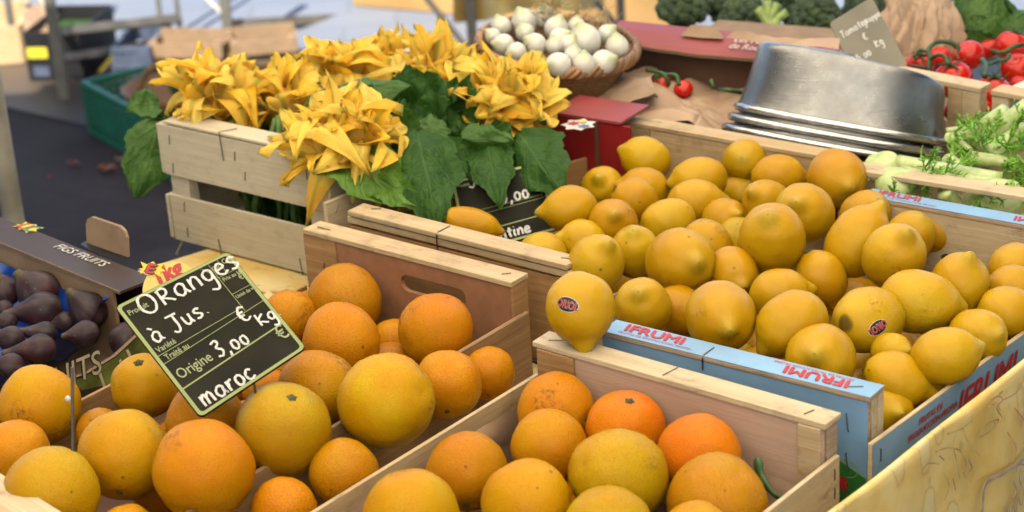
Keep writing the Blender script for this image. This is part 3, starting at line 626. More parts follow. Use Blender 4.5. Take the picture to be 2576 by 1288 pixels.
for a_, zz in ((.018, HF-.022), (.018, HF-.062), (WW-.030, HF-.028), (.03, .055), (.03, .018)): staple(tW, oW+xW*a_+Z*zz-yW*.0003, Z+xW*.08, -yW, .013)
for a_, za, zb in ((.39*WW, HF+.004, HF-.038), (.30*WW, .02, -.002), (.80*WW, .022, 0.0)):
    p = oW+xW*a_; g = G()
    g.tube([p+yW*.02+xW*.012+Z*(HF+.0048), p-yW*.001+Z*(HF+.0048), p-yW*.002+xW*.003+Z*(HF-.034)] if za > .1 else [p-yW*.001+Z*za, p-yW*.002+xW*.004+Z*zb], .0008, 5); obj('staple', g, 'staple_steel', tW)
for a_, zz in ((.47*WW, HF-.025), (.52*WW, HF-.05), (WW-.03, HF+.0045)): staple(tW, oW+xW*a_+Z*zz-yW*.0003, Z+xW*.15, -yW, .012)
g = G(); g.tube([at(466, 592, .005), at(445, 640, -.03)], .0016, 5); obj('splinter', g, 'poplar', tW)

# ------------------------------------------------------------------ table with its cloth
e0, e1 = at(556, 615, 0), at(434, 653, 0); td = V((e0.x-e1.x, e0.y-e1.y, 0)).normalized(); tn = Z.cross(td)       # left edge runs along td
Rdir = V((at(2576, 925, .10)-at(2112, 1290, .10)).to_tuple()); Rdir.z = 0; Rdir.normalize()
tT = thing('market_table', 'long market table under a yellow printed cloth, carrying the fruit crates', 'table', V((.2, 2.1, GZ)))
L0 = V((e0.x, e0.y, 0)); far = L0+td*.02
c0 = V((at(2112, 1290, .10).x, at(2112, 1290, .10).y, 0)); 
g = G(); A0, A1 = L0-td*1.5-tn*-.0, L0+td*.06
top = [A0, A1, A1-tn*.15+td*.0, V((.05, 3.05, 0)), V((1.6, 2.9, 0)), c0+Rdir*1.2-Z.cross(Rdir)*-.0, c0-Rdir*.5, c0-Rdir*.9+Z.cross(Rdir)*.6]
g.poly([p-Z*.0008 for p in top], th=-Z*.02); obj('tabletop', g, 'provence_cloth', tT)
for p in (V((-.35, 2.0, GZ)), V((.25, 1.35, GZ)), V((.9, 2.6, GZ)), V((.3, 2.9, GZ))):
    g = G(); g.box(p-V((.02, .02, 0)), V((.04, 0, 0)), V((0, .04, 0)), Z*(-GZ-.022)); obj('leg', g, 'grey_steel', tT)
# the cloth folded over the raised edge board at the right
ro = Z.cross(Rdir)*-1.0        # outwards
def cloth_pt(u, v_):           # u along the edge, v_ down the cloth
    s_ = v_; base = c0+Rdir*u
    wv = .006*math.sin(u*26+1)*min(1, max(0, (s_-.02)*5)) + .004*mnoise.noise(V((u*14, s_*9, 2)))
    sag = .004*mnoise.noise(V((u*6, 0, 7)))
    if s_ < 0: return base - ro*(.008+.0*s_) + Z*(.10+sag+s_)
    if s_ < .012: a_ = s_/.012*math.pi; return base - ro*(.004+.004*math.cos(a_)) + Z*(.10+sag+.004*math.sin(a_))
    return base + ro*(wv+.03*(s_-.012)) + Z*(.10+sag-(s_-.012))
vs_ = [-.099, -.05, -.02, 0, .003, .006, .009, .012, .02]+[.02+.03*k for k in range(1, 20)]
g = G(); P = [[cloth_pt(-.7+1.9*i/120, v_) for v_ in vs_] for i in range(121)]; g.grid(P)
cl = obj('cloth_skirt', g, 'provence_cloth', tT, smooth=True)
bpy.context.view_layer.update()
def cl_f(px, py):
    d = ray(px, py).normalized(); ok_, h_, n_, _ = cl.ray_cast(CO, d)
    if ok_: return h_ + (n_ if n_.dot(d) < 0 else -n_)*.0011
    return cl_g(px, py)
def cl_g(px, py):              # a point of the hanging cloth under a sight line
    d = ray(px, py); nn = ro; q = CO+d*((c0-CO).dot(nn)/d.dot(nn)); return q+ro*.0095+ro*.03*max(0, .088-q.z)
pr = [('olive_ink', .0009, [[(2360, 1085), (2400, 1070), (2430, 1040)], [(2400, 1070), (2410, 1100), (2440, 1140)], [(2385, 1078), (2375, 1110), (2382, 1150), (2390, 1200)], [(2330, 1130), (2360, 1120), (2395, 1130), (2410, 1180)], [(2440, 1095), (2460, 1060), (2490, 1050), (2470, 1075), (2440, 1095)], [(2290, 1190), (2310, 1160), (2340, 1160)], [(2350, 1180), (2362, 1215), (2350, 1250)], [(2410, 1140), (2425, 1170), (2415, 1205)]]),
      ('purple_ink', .0010, [[(2412, 1150), (2420, 1168), (2412, 1180)], [(2372, 1195), (2378, 1225)], [(2340, 1140), (2352, 1150)], [(2398, 1180), (2404, 1196)]]),
      ('orange_ink', .0010, [[(2468, 1000), (2490, 990), (2500, 1000), (2485, 1020), (2498, 1045), (2490, 1058)], [(2500, 1000), (2530, 985), (2548, 960), (2556, 930)], [(2530, 1020), (2555, 1060), (2548, 1110)], [(2478, 1010), (2460, 1020)], [(2496, 1052), (2484, 1062), (2478, 1055)], [(2510, 1080), (2530, 1120), (2520, 1160)]]),
      ('orange_ink', .0013, [[(2476, 1004), (2488, 1012), (2494, 1026)], [(2492, 984), (2500, 978)]]),
      ('lilac_ink', .0028, [[(2440, 1300), (2446, 1240), (2456, 1205), (2500, 1180), (2545, 1150), (2590, 1105)]]),
      ('purple_ink', .0011, [[(2500, 1300), (2506, 1262), (2512, 1288), (2518, 1255), (2524, 1282), (2532, 1240), (2538, 1262), (2548, 1220), (2552, 1250), (2560, 1200), (2566, 1240), (2574, 1180), (2590, 1230)], [(2560, 1175), (2545, 1160), (2530, 1165), (2528, 1180)], [(2480, 1300), (2490, 1290)], [(2575, 1150), (2568, 1190), (2574, 1230), (2566, 1270)]]),
      ('lilac_ink', .0012, [[(2540, 1170), (2536, 1200), (2546, 1230), (2540, 1262)], [(2520, 1200), (2528, 1225), (2516, 1250)], [(2556, 1140), (2570, 1130), (2584, 1120)]])]
for mt, r_, lines in pr:
    g = G()
    for l in lines: g.tube(cat_curve([cl_f(*p) for p in l], 5), r_, 6, flat=.12, nrm=ro)
    obj('cloth_print', g, mt, cl)
g = G()     # little red printed fruit on the part of the cloth between the crates
for px, py in ((660, 735), (690, 733), (722, 730), (745, 752), (700, 760)):
    p = at(px, py, .0003); g.add([p+xB*(.0045*math.cos(k))+yB*(.003*math.sin(k)) for k in [2*math.pi*i/8 for i in range(8)]], [list(range(8))])
obj('cloth_print', g, 'orange_ink', tT)

# ------------------------------------------------------------------ fruit
FRUIT = [
 ('C', 'lemon', (0.1789, 2.4597, 0.1141), 0.0264, 0.0334, (-0.916, 0.155, 0.37), 'rounded lemon at the far left corner of the lemon heap, against the rear panel'),
 ('C', 'lemon', (0.1695, 2.383, 0.1017), 0.023, 0.0311, (-0.972, 0.091, 0.218), 'shaded lemon lying below the far left corner lemon, with two small scars'),
 ('C', 'lemon', (0.2378, 2.3715, 0.1146), 0.0235, 0.0385, (-0.998, -0.023, -0.054), 'long lemon lying along the wooden rear panel, nipple pointing left'),
 ('C', 'lemon', (0.3029, 2.4312, 0.1115), 0.0285, 0.0357, (-0.21, -0.838, 0.503), 'lemon by the metal basins showing a dark round scar on its end'),
 ('C', 'lemon', (0.1194, 2.4094, 0.0964), 0.0239, 0.0298, (-0.194, -0.677, 0.71), 'small scarred lemon behind the chalk sign lemon, near the red box'),
 ('C', 'lemon', (0.0731, 2.2815, 0.122), 0.0286, 0.0358, (-0.999, -0.016, -0.038), 'lemon leaning on the black lemon sign, with a dark stem end'),
 ('C', 'lemon', (0.1549, 2.3354, 0.1065), 0.0244, 0.0305, (0.766, 0.093, -0.636), 'lemon in the left back, just above the squat orange toned one'),
 ('C', 'lemon', (0.1223, 2.2523, 0.1105), 0.0296, 0.0369, (0.044, -0.769, 0.638), 'squat orange toned lemon with a dark stem tip on top and brown scratches'),
 ('C', 'lemon', (0.1879, 2.2608, 0.1056), 0.022, 0.0344, (-0.96, -0.109, -0.259), 'pale lemon lying sideways below the one with brown specks'),
 ('C', 'lemon', (0.2274, 2.3116, 0.1081), 0.0212, 0.0385, (1.0, 0.002, 0.005), 'elongated lemon with brown specks and a pointed nipple to the right'),
 ('C', 'lemon', (0.2922, 2.4048, 0.0769), 0.0189, 0.0236, (0.492, -0.59, 0.64), 'small lemon half hidden at the back, below the lemon with the round scar'),
 ('C', 'lemon', (0.2586, 2.277, 0.0958), 0.0233, 0.0292, (0.388, -0.757, 0.526), 'plain lemon in the middle of the back half, left of the upright stem nub'),
 ('C', 'lemon', (0.0832, 2.2214, 0.1023), 0.0222, 0.0278, (-0.943, -0.134, 0.305), 'lemon with a small brown scratch in front of the black lemon sign'),
 ('C', 'lemon', (0.1418, 2.1657, 0.1105), 0.0269, 0.0336, (-0.073, -0.442, 0.894), 'smooth lemon right of the one pointing up, near the middle left of the heap'),
 ('C', 'lemon', (0.1863, 2.0832, 0.1301), 0.0371, 0.0463, (0.307, -0.895, 0.325), 'big round lemon with its nipple facing the viewer at the heap centre'),
 ('C', 'lemon', (0.0938, 2.1018, 0.126), 0.0315, 0.0393, (0.313, -0.544, 0.778), 'lemon with a nub pointing up right, behind the stickered lemon on the slat'),
 ('C', 'lemon', (0.0347, 2.1944, 0.0997), 0.022, 0.0303, (-0.972, 0.091, 0.218), 'lemon peeking over the double top slat beside the black lemon sign'),
 ('C', 'lemon', (0.2235, 2.1473, 0.1175), 0.0272, 0.0346, (0.444, -0.347, -0.826), 'lemon with a grey green mould patch behind the big round lemon'),
 ('D', 'lemon', (0.3373, 2.3706, 0.1113), 0.0235, 0.0361, (0.998, -0.025, -0.059), 'lemon lying under the rear panel right end, below the bright round orange toned one'),
 ('D', 'lemon', (0.3092, 2.2844, 0.1131), 0.0281, 0.0351, (-0.547, -0.554, 0.628), 'lemon mostly hidden behind the two big lemons at the top of the heap'),
 ('D', 'lemon', (0.3396, 2.187, 0.1353), 0.035, 0.0438, (-0.285, -0.743, 0.606), 'big lemon with a tiny stem scar on its upper left, high on the heap'),
 ('D', 'lemon', (0.291, 2.1004, 0.143), 0.0371, 0.0464, (-0.172, -0.572, 0.802), 'big upright lemon with a stem nub on top, tallest in the middle of the heap'),
 ('D', 'lemon', (0.2699, 2.2387, 0.084), 0.0201, 0.0251, (-0.073, -0.432, 0.899), 'small lemon with an upright ringed stem nub left of the tallest lemon'),
 ('D', 'lemon', (0.3984, 2.3012, 0.1327), 0.0343, 0.0429, (0.15, -0.985, 0.086), 'round orange toned lemon topmost at the back, in front of the metal basins'),
 ('D', 'lemon', (0.3859, 2.0971, 0.1342), 0.0332, 0.0457, (0.583, 0.314, 0.749), 'large tilted lemon with a blunt tip up right, right of the heap top'),
 ('D', 'lemon', (0.4144, 2.0341, 0.1413), 0.0337, 0.0421, (0.185, -0.541, 0.82), 'pale spotted lemon with several brown dots in the right middle of the heap'),
 ('D', 'lemon', (0.457, 2.1604, 0.1082), 0.0242, 0.0302, (0.437, -0.235, 0.868), 'lemon showing a brown ring shaped stem scar behind the spotted lemon'),
 ('D', 'lemon', (0.4169, 2.2184, 0.1151), 0.0286, 0.0357, (0.349, -0.654, 0.671), 'lemon tucked behind the large tilted lemon, near the blue rear slat'),
 ('D', 'lemon', (0.497, 2.1983, 0.1), 0.0299, 0.0377, (0.953, -0.117, -0.28), 'lemon lying against the blue rear slat with its nipple to the right'),
 ('D', 'lemon', (0.5308, 2.185, 0.0692), 0.0139, 0.0174, (0.718, -0.414, 0.559), 'tiny visible lemon under the handle slot of the pale rear board'),
 ('D', 'lemon', (0.4743, 1.9897, 0.1205), 0.0319, 0.0398, (0.216, -0.253, 0.943), 'upright lemon with its nipple straight up near the right side of the heap'),
 ('D', 'lemon', (0.4236, 1.9472, 0.125), 0.0328, 0.045, (0.979, -0.078, -0.186), 'very long lemon with a broad nipple pointing right, above the stickered lemon'),
 ('D', 'lemon', (0.3642, 1.9144, 0.1228), 0.0339, 0.0424, (0.672, 0.708, -0.216), 'round lemon carrying an upside down oval black and red sticker'),
 ('D', 'lemon', (0.296, 1.7993, 0.1377), 0.036, 0.045, (-0.26, -0.809, 0.527), 'lemon sitting behind the blue front slat, nipple turned to the upper left'),
 ('D', 'lemon', (0.2801, 1.8878, 0.1358), 0.0324, 0.0411, (-0.784, -0.24, -0.572), 'lemon with dark brown mould patches on its left and lower end'),
 ('D', 'lemon', (0.2854, 2.0061, 0.1164), 0.0268, 0.0345, (0.994, 0.043, 0.102), 'small smooth lemon between the heap centre and the mouldy lemon'),
 ('D', 'lemon', (0.3399, 2.0659, 0.1062), 0.0236, 0.0321, (0.364, -0.36, -0.859), 'darker orange lemon with a black stem end in the centre right gap'),
 ('D', 'lemon', (0.3785, 1.8679, 0.109), 0.0182, 0.0227, (0.644, -0.72, 0.257), 'lemon glimpsed in the gap below the upside down sticker lemon'),
 ('D', 'lemon', (0.4245, 1.8253, 0.1201), 0.0265, 0.0378, (0.98, 0.076, 0.181), 'smooth lemon with a small nipple along the blue right board'),
 ('D', 'lemon', (0.4733, 1.896, 0.1055), 0.0261, 0.0326, (0.461, -0.797, 0.39), 'plain lemon by the right blue board, behind the one with a small nipple'),
 ('D', 'lemon', (0.5143, 1.9417, 0.1078), 0.0245, 0.0318, (0.994, 0.043, 0.102), 'scuffed lemon at the right picture edge over the blue board'),
 ('D', 'lemon', (0.5368, 2.0054, 0.1038), 0.0247, 0.0308, (0.565, 0.783, -0.261), 'second lemon down at the right edge, under the uppermost right one'),
 ('D', 'lemon', (0.5537, 2.06, 0.1058), 0.0269, 0.0336, (0.471, 0.832, -0.292), 'uppermost lemon at the right edge, beside the pale board with the slot'),
 ('D', 'lemon', (0.3692, 1.7909, 0.1138), 0.0249, 0.0421, (0.901, -0.168, -0.399), 'knobbly lemon with a long greenish pointed tip near the blue front corner'),
 ('D', 'lemon', (0.3485, 1.7437, 0.1056), 0.0244, 0.0304, (0.265, -0.896, 0.357), 'lemon half hidden behind the blue front corner post'),
 ('C', 'lemon', (0.0675, 1.9429, 0.1437), 0.0365, 0.0456, (0.004, -0.909, -0.416), 'lemon with an upright oval black and red sticker perched on the slat corner'),
 ('D', 'lemon', (0.1361, 1.9892, 0.1204), 0.0303, 0.0378, (-0.138, -0.668, 0.731), 'lemon with a small tip on top right of the stickered lemon on the slat'),
 ('D', 'lemon', (0.2113, 1.9141, 0.1369), 0.0359, 0.0449, (0.07, -0.985, 0.155), 'large lemon with a dark stem end low on its front, behind the blue front slat'),
 ('D', 'lemon', (0.177, 2.029, 0.0949), 0.0233, 0.0292, (0.506, -0.808, 0.304), 'shadowed lemon below the big round lemon, behind the blue front slat'),
 ('D', 'lemon', (0.2429, 2.0746, 0.1157), 0.0259, 0.0324, (0.215, -0.975, -0.061), 'shadowed lemon between the big round lemon and the tallest lemon'),
 ('C', 'lemon', (-0.0463, 2.2956, 0.1052), 0.0198, 0.0375, (0.953, -0.117, -0.28), 'deep yellow lemon lying alone between the leaves and the black lemon sign'),
 ('B', 'orange', (-0.4997, 1.9098, 0.0884), 0.0421, 0.0423, (0.189, 0.854, 0.485), 'large yellow orange at the far left behind the thin upright card'),
 ('B', 'orange', (-0.5079, 1.8199, 0.0801), 0.0348, 0.035, (0.443, 0.811, 0.382), 'orange cut off by the left edge of the picture'),
 ('B', 'orange', (-0.4442, 1.6843, 0.1064), 0.045, 0.0455, (0.189, 0.854, 0.485), 'olive toned orange at lower left, above the pale crate end'),
 ('B', 'orange', (-0.3861, 1.7546, 0.1053), 0.0446, 0.0449, (0.051, 0.862, 0.504), 'yellow green orange in the second row right of the thin upright card'),
 ('B', 'orange', (-0.3026, 1.7002, 0.1123), 0.0476, 0.0481, (0.189, 0.854, 0.485), 'biggest deep orange fruit at the bottom, below the oranges sign'),
 ('B', 'orange', (-0.3985, 1.9552, 0.0805), 0.0348, 0.0353, (-0.019, -0.244, 0.97), 'yellow orange with a green calyx peeking out beside the oranges sign'),
 ('B', 'orange', (-0.4396, 1.8976, 0.059), 0.0248, 0.0253, (0.051, 0.862, 0.504), 'dark orange in the shaded gap left of the sign'),
 ('B', 'orange', (-0.3179, 1.8373, 0.0943), 0.04, 0.0405, (0.051, 0.862, 0.504), 'orange directly behind the lower corner of the oranges sign'),
 ('B', 'orange', (-0.3757, 1.6692, 0.0653), 0.0297, 0.0302, (0.051, 0.862, 0.504), 'orange at the bottom edge, only its top in view left of the biggest one'),
 ('B', 'orange', (-0.234, 1.7781, 0.1098), 0.0465, 0.0467, (0.321, -0.27, 0.908), 'greenish yellow orange with a brown green calyx facing up'),
 ('B', 'orange', (-0.134, 1.819, 0.1127), 0.0469, 0.0499, (-0.784, 0.492, -0.377), 'oval yellow orange with small dark marks and a calyx on its lower left'),
 ('B', 'orange', (-0.2084, 1.8907, 0.096), 0.0407, 0.0411, (0.051, 0.862, 0.504), 'plain pale orange right of the lower sign corner'),
 ('B', 'orange', (-0.1897, 1.9999, 0.0984), 0.0407, 0.0437, (-0.666, 0.725, 0.177), 'orange right of the sign below the one with a slit mark'),
 ('B', 'orange', (-0.1939, 2.1324, 0.0867), 0.0425, 0.0427, (0.051, -0.244, 0.968), 'orange with a small dark slit mark, at the back left corner of the crate'),
 ('B', 'orange', (-0.2555, 2.102, 0.0837), 0.0314, 0.0319, (0.051, 0.862, 0.504), 'orange just behind the right upper edge of the oranges sign'),
 ('B', 'orange', (-0.0876, 2.0148, 0.0962), 0.0408, 0.0412, (0.051, 0.862, 0.504), 'orange with brown scab marks under the handle slot'),
 ('B', 'orange', (-0.1401, 2.0927, 0.0501), 0.0252, 0.0258, (0.051, 0.862, 0.504), 'small orange in the shaded gap below the handle slot'),
 ('B', 'orange', (-0.0751, 1.9076, 0.0834), 0.0359, 0.0364, (0.051, 0.862, 0.504), 'orange with a grey scuff next to the divider board'),
 ('B', 'orange', (-0.0331, 1.9707, 0.0622), 0.0288, 0.0293, (0.051, 0.862, 0.504), 'orange in the back right corner of the left orange crate'),
 ('B', 'orange', (-0.1761, 1.7448, 0.0758), 0.0332, 0.0336, (0.051, 0.862, 0.504), 'dark shaded orange low beside the divider board'),
 ('B', 'orange', (-0.2304, 1.6921, 0.0692), 0.031, 0.0314, (0.051, 0.862, 0.504), 'orange at the bottom edge right of the biggest one'),
 ('B', 'orange', (-0.2708, 1.9711, 0.0552), 0.0267, 0.0272, (0.051, 0.862, 0.504), 'orange in shadow just under the lower right sign edge'),
 ('A', 'orange', (-0.1057, 1.6064, 0.1017), 0.0431, 0.0434, (-0.088, 0.861, 0.501), 'bright yellow orange at the bottom left of the right crate'),
 ('A', 'orange', (-0.0555, 1.705, 0.09), 0.0384, 0.0388, (0.051, 0.862, 0.504), 'brownish orange with dark blotches against the left board of the right crate'),
 ('A', 'orange', (0.034, 1.8171, 0.0895), 0.0396, 0.0401, (-0.777, 0.626, -0.058), 'orange in the back left corner of the right crate, small dot on its side'),
 ('A', 'orange', (0.0236, 1.7422, 0.091), 0.0371, 0.0378, (0.051, 0.862, 0.504), 'smooth orange in the second row at the left of the right crate'),
 ('A', 'orange', (0.0996, 1.7657, 0.0915), 0.0389, 0.0395, (0.121, -0.247, 0.961), 'red orange with a dark calyx on top at the rear board centre'),
 ('A', 'orange', (0.1642, 1.703, 0.0922), 0.0402, 0.0406, (0.051, 0.862, 0.504), 'most vivid red orange at the right of the rear board'),
 ('A', 'orange', (0.0856, 1.6516, 0.1049), 0.0425, 0.048, (0.733, 0.429, -0.528), 'oval greenish yellow orange with a calyx on its lower right'),
 ('A', 'orange', (0.1715, 1.6225, 0.0859), 0.0457, 0.0466, (0.443, -0.296, 0.846), 'large dull orange with a small navel at the lower right of the right crate'),
 ('A', 'orange', (-0.0009, 1.6269, 0.096), 0.0407, 0.0412, (0.051, 0.862, 0.504), 'golden orange in the front left of the right crate'),
 ('A', 'orange', (0.0687, 1.5708, 0.0947), 0.0403, 0.0406, (-0.225, 0.85, 0.476), 'orange at the bottom edge below the oval greenish one'),
 ('A', 'orange', (0.1464, 1.5563, 0.0935), 0.0306, 0.031, (0.051, 0.862, 0.504), 'yellow orange just peeking in at the bottom right edge'),
]
def smooth_noise(p, s, sd): return mnoise.noise(V((p.x*s+sd*3.7, p.y*s-sd*1.3, p.z*s+sd)))
def body(g, prof, n, sd, lump, stretch=1.0):
    """a lathed fruit with uneven sides; prof is a list of (radius, height)"""
    rows = []
    for (r, h) in prof:
        row = []
        for k in range(n):
            a = 2*math.pi*k/n; p = V((r*math.cos(a), r*math.sin(a), h)); q = p.normalized() if p.length > 1e-9 else Z
            row.append(p*(1+lump*smooth_noise(q, 1.3, sd)+lump*.45*smooth_noise(q, 3.1, sd+9)))
        rows.append(row)
    return g.grid(rows, 0, None, True)
def place(o, pos, ax, spin):
    o.rotation_mode = 'QUATERNION'; q = V(ax).normalized().to_track_quat('Z', 'Y'); o.rotation_quaternion = q @ M4.Rotation(spin, 4, 'Z').to_quaternion(); o.location = pos
def lemon_mesh(r, L, sd, nip=1.0):
    n = 38; prof = []; nb = .15*r*nip
    for i in range(n+1):
        a = math.pi*i/n; rr = r*math.sin(a)**.84*(1-.03*math.cos(a)); h = (L-nb)*math.cos(a)
        t = a/.25; bump = math.exp(-t*t*1.2); h += nb*2.0*bump
        t2 = (math.pi-a)/.30; h -= nb*.5*math.exp(-t2*t2)
        if i in (0, n): rr = .0004
        prof.append((max(rr, .0003), h))
    return body(G(), prof[::-1], 34, sd, .045)
def orange_mesh(r, L, sd, navel=False):
    n = 24; prof = []
    for i in range(n+1):
        a = math.pi*i/n; rr = r*math.sin(a); h = L*(.97 if L < r*1.02 else 1)*math.cos(a)
        h -= r*.07*math.exp(-(a/.20)**2); h += r*.05*math.exp(-((math.pi-a)/.16)**2)
        prof.append((max(rr, .0003), h))
    return body(g := G(), prof[::-1], 34, sd, .048)
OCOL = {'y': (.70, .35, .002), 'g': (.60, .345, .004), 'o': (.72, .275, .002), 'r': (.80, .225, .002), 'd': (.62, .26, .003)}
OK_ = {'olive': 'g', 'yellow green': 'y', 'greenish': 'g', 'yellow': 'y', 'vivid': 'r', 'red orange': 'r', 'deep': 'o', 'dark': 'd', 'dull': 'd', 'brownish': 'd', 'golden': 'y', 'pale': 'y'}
stickers = []
for k, (cr, kind, pos, r, L, ax, lab) in enumerate(FRUIT):
    rnd.seed(100+k); pos = V(pos); ax = V(ax)
    if 'perched' in lab: pos = at(1460, 776, HE+.037); r, L = .0347, .0395; ax = (-.985*CU+.1*CR-.12*fw)
    if 'behind the blue front slat, nipple' in lab: pos = CO+(pos-CO)*1.022; r *= .97
    if 'half hidden behind the blue front corner' in lab: pos = CO+(pos-CO)*1.035
    if 'greenish pointed tip' in lab: pos = CO+(pos-CO)*1.016
    if kind == 'lemon' and r < .028 and 'upside down sticker' not in lab and 'tiny visible' not in lab and 'lying alone' not in lab: pos = pos+(pos-CO).normalized()*(.028-r)*1.1; L = L*.5+.028*.62; r = .028
    if kind == 'lemon':
        nip = 1.7 if 'knobbly' in lab else (.25 if ('ring' in lab or 'round scar' in lab or 'round lemon carrying' in lab) else rnd.uniform(.7, 1.25))
        g = lemon_mesh(r*1.02, L*1.04, k, nip)
        if 'nub' in lab or 'dark stem' in lab or 'black stem' in lab: pass
        o = obj('lemon', g, 'lemon_peel', smooth=True)
        v = rnd.uniform(-.5, .5); c = (.70+.05*v, .405+.06*v, .006)
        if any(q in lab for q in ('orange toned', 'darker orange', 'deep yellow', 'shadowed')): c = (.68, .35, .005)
        if 'pale' in lab or 'sticker' in lab: c = (.73, .44, .012)
        o.color = c+(1,)
        tag(o, lab, 'lemon', 'lemons heaped in the crates')
    else:
        g = orange_mesh(r*1.01, L*1.01, k); o = obj('orange', g, 'orange_peel', smooth=True)
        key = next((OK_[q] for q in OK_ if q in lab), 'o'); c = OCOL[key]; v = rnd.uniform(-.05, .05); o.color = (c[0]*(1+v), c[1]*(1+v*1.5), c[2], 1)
        tag(o, lab, 'orange', 'oranges in the two front crates')
    place(o, pos, ax, rnd.uniform(0, 6.28)); o['_b'] = (0, 0, 0)
    if kind == 'lemon' and any(q in lab for q in ('dark stem', 'black stem', 'stem nub', 'stem end', 'ring', 'round scar')):
        g = G(); e = 1 if ax.dot(fw) < 0 or 'nub' in lab or 'ring' in lab else -1
        h0 = L*1.01; rr = .0042 if ('ring' in lab or 'scar' in lab) else .0035
        g.lathe([(rr*1.3, -.0025), (rr*1.1, .0006), (rr*.75, .0016), (rr*.55, .0003), (.0003, .0001)], V((0, 0, e*h0*.985)), V((1, 0, 0)), V((0, e, 0)), V((0, 0, e)), 12)
        s_ = obj('stem_scar', g, 'calyx_brown', smooth=True); s_.parent = o
    if kind == 'orange' and 'calyx' in lab:
        g = G(); h0 = L*1.01*(.97 if L < r*1.02 else 1)*.93
        g.lathe([(.0052, -.0006), (.0046, .0010), (.0030, .0016), (.0022, .0030), (.0017, .0034), (.0003, .0030)], V((0, 0, h0)), V((1, 0, 0)), V((0, 1, 0)), Z, 15, wob=lambda rr, hh, a: rr*(1+.22*math.cos(5*a)*(rr > .004)))
        s_ = obj('calyx', g, 'calyx_brown', smooth=True); s_.parent = o
    if kind == 'orange' and 'calyx' not in lab and k % 3 != 1:
        g = G(); g.lathe([(.0034, .0012), (.0026, .0002), (.0012, -.0004), (.0003, -.0002)], V((0, 0, -L*1.01*.945)), V((1, 0, 0)), V((0, -1, 0)), Z, 10); s_ = obj('navel', g, 'calyx_brown', smooth=True); s_.parent = o
    if 'oval black' in lab: stickers.append((o, pos, ax, r, L, lab))
bpy.context.view_layer.update()
def sticker(o, center_px, a_deg, w, h, flip):
    mw = o.matrix_world; imw = mw.inverted(); d = ray(*center_px).normalized(); ok, hit, nn, _ = o.ray_cast(imw@CO, (imw.to_3x3()@d).normalized())
    if not ok: return
    P0 = mw@hit; n = (mw.to_3x3()@nn).normalized(); x = math.cos(R(a_deg))*CR+math.sin(R(a_deg))*CU; x = (x-n*x.dot(n)).normalized(); y = n.cross(x)
    def surf(a, b, lift):
        q = P0+x*a+y*b+n*.02; ok2, h2, n2, _ = o.ray_cast(imw@q, (imw.to_3x3()@(-n)).normalized())
        return (h2 + n2*lift) if ok2 else imw@(P0+x*a+y*b)
    def oval(name, w_, h_, mat, lift):
        g = G(); rows = [[surf(w_*rr*math.cos(t), h_*rr*math.sin(t), lift) for t in [2*math.pi*i/28 for i in range(28)]] for rr in (.02, .35, .7, 1)]
        g.grid(rows, closed=True); g.f = [f[::-1] for f in g.f]; q = obj(name, g, mat, smooth=True); q.parent = o; return q
    base = oval('sticker', w*1.06, h*1.08, 'white_print', .0003)
    b2 = oval('sticker_face', w, h, 'black_print', .0005); b2.parent = base
    for mt, lf, bo in (('white_print', .0007, .0011), ('red_print', .0009, .0004)):
        cu = bpy.data.curves.new('t', 'FONT'); cu.body = 'ORIOL'; cu.size = h*1.35; cu.align_x = 'CENTER'; cu.offset = bo*.28; cu.resolution_u = 3
        to = bpy.data.objects.new('t', cu); scn.collection.objects.link(to); dg = bpy.context.evaluated_depsgraph_get(); me = bpy.data.meshes.new_from_object(to.evaluated_get(dg)); bpy.data.objects.remove(to)
        g = G(); g.add([surf(q.co.x*.80, (q.co.y-h*.47)*1.15, lf) for q in me.vertices], [list(p.vertices) for p in me.polygons]); bpy.data.meshes.remove(me)
        t_ = obj('lettering', g, mt); t_.parent = base
for o, pos, ax, r, L, lab in stickers:
    if 'perched' in lab: sticker(o, (1427, 766), -14, .0112, .0070, 0)
    else: sticker(o, (2209, 824), 197+15, .0104, .0066, 0)
# fruit glimpsed in the gaps under the top layer
fill_rnd = random.Random(3)
def fillers(o, x, y, x0, x1, y0, y1, zc, r, kind, mat, lab, grp, col, n):
    cnt = 0; step = r*1.95; i = 0; yy = y0+r
    while yy < y1-r:
        xx = x0+r+(step/2 if i % 2 else 0)
        while xx < x1-r and cnt < n:
            p = o+x*xx+y*yy+Z*zc
            if all((p-V(f[2])).length > (r+min(f[3], f[4]))*.93 for f in FRUIT):
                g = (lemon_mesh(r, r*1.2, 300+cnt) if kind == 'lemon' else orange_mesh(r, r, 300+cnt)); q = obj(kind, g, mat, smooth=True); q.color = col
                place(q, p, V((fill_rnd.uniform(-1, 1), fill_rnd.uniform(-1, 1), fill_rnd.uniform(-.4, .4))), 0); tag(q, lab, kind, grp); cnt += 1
            xx += step
        yy += step*.88; i += 1
lemon_low = 'lemon buried low in the crate, glimpsed in the dark gaps between the upper lemons'
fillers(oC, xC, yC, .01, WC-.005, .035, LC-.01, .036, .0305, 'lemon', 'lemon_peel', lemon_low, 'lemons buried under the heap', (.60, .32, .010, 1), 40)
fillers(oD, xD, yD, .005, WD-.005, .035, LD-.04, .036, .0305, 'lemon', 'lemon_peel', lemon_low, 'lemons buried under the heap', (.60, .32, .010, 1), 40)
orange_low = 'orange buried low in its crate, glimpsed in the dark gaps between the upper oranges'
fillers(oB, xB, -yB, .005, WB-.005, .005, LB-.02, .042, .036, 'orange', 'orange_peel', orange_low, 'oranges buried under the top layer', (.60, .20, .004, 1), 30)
fillers(oA, xA, -yA, .005, WA-.005, .005, LA-.10, .042, .037, 'orange', 'orange_peel', orange_low, 'oranges buried under the top layer', (.60, .20, .004, 1), 30)

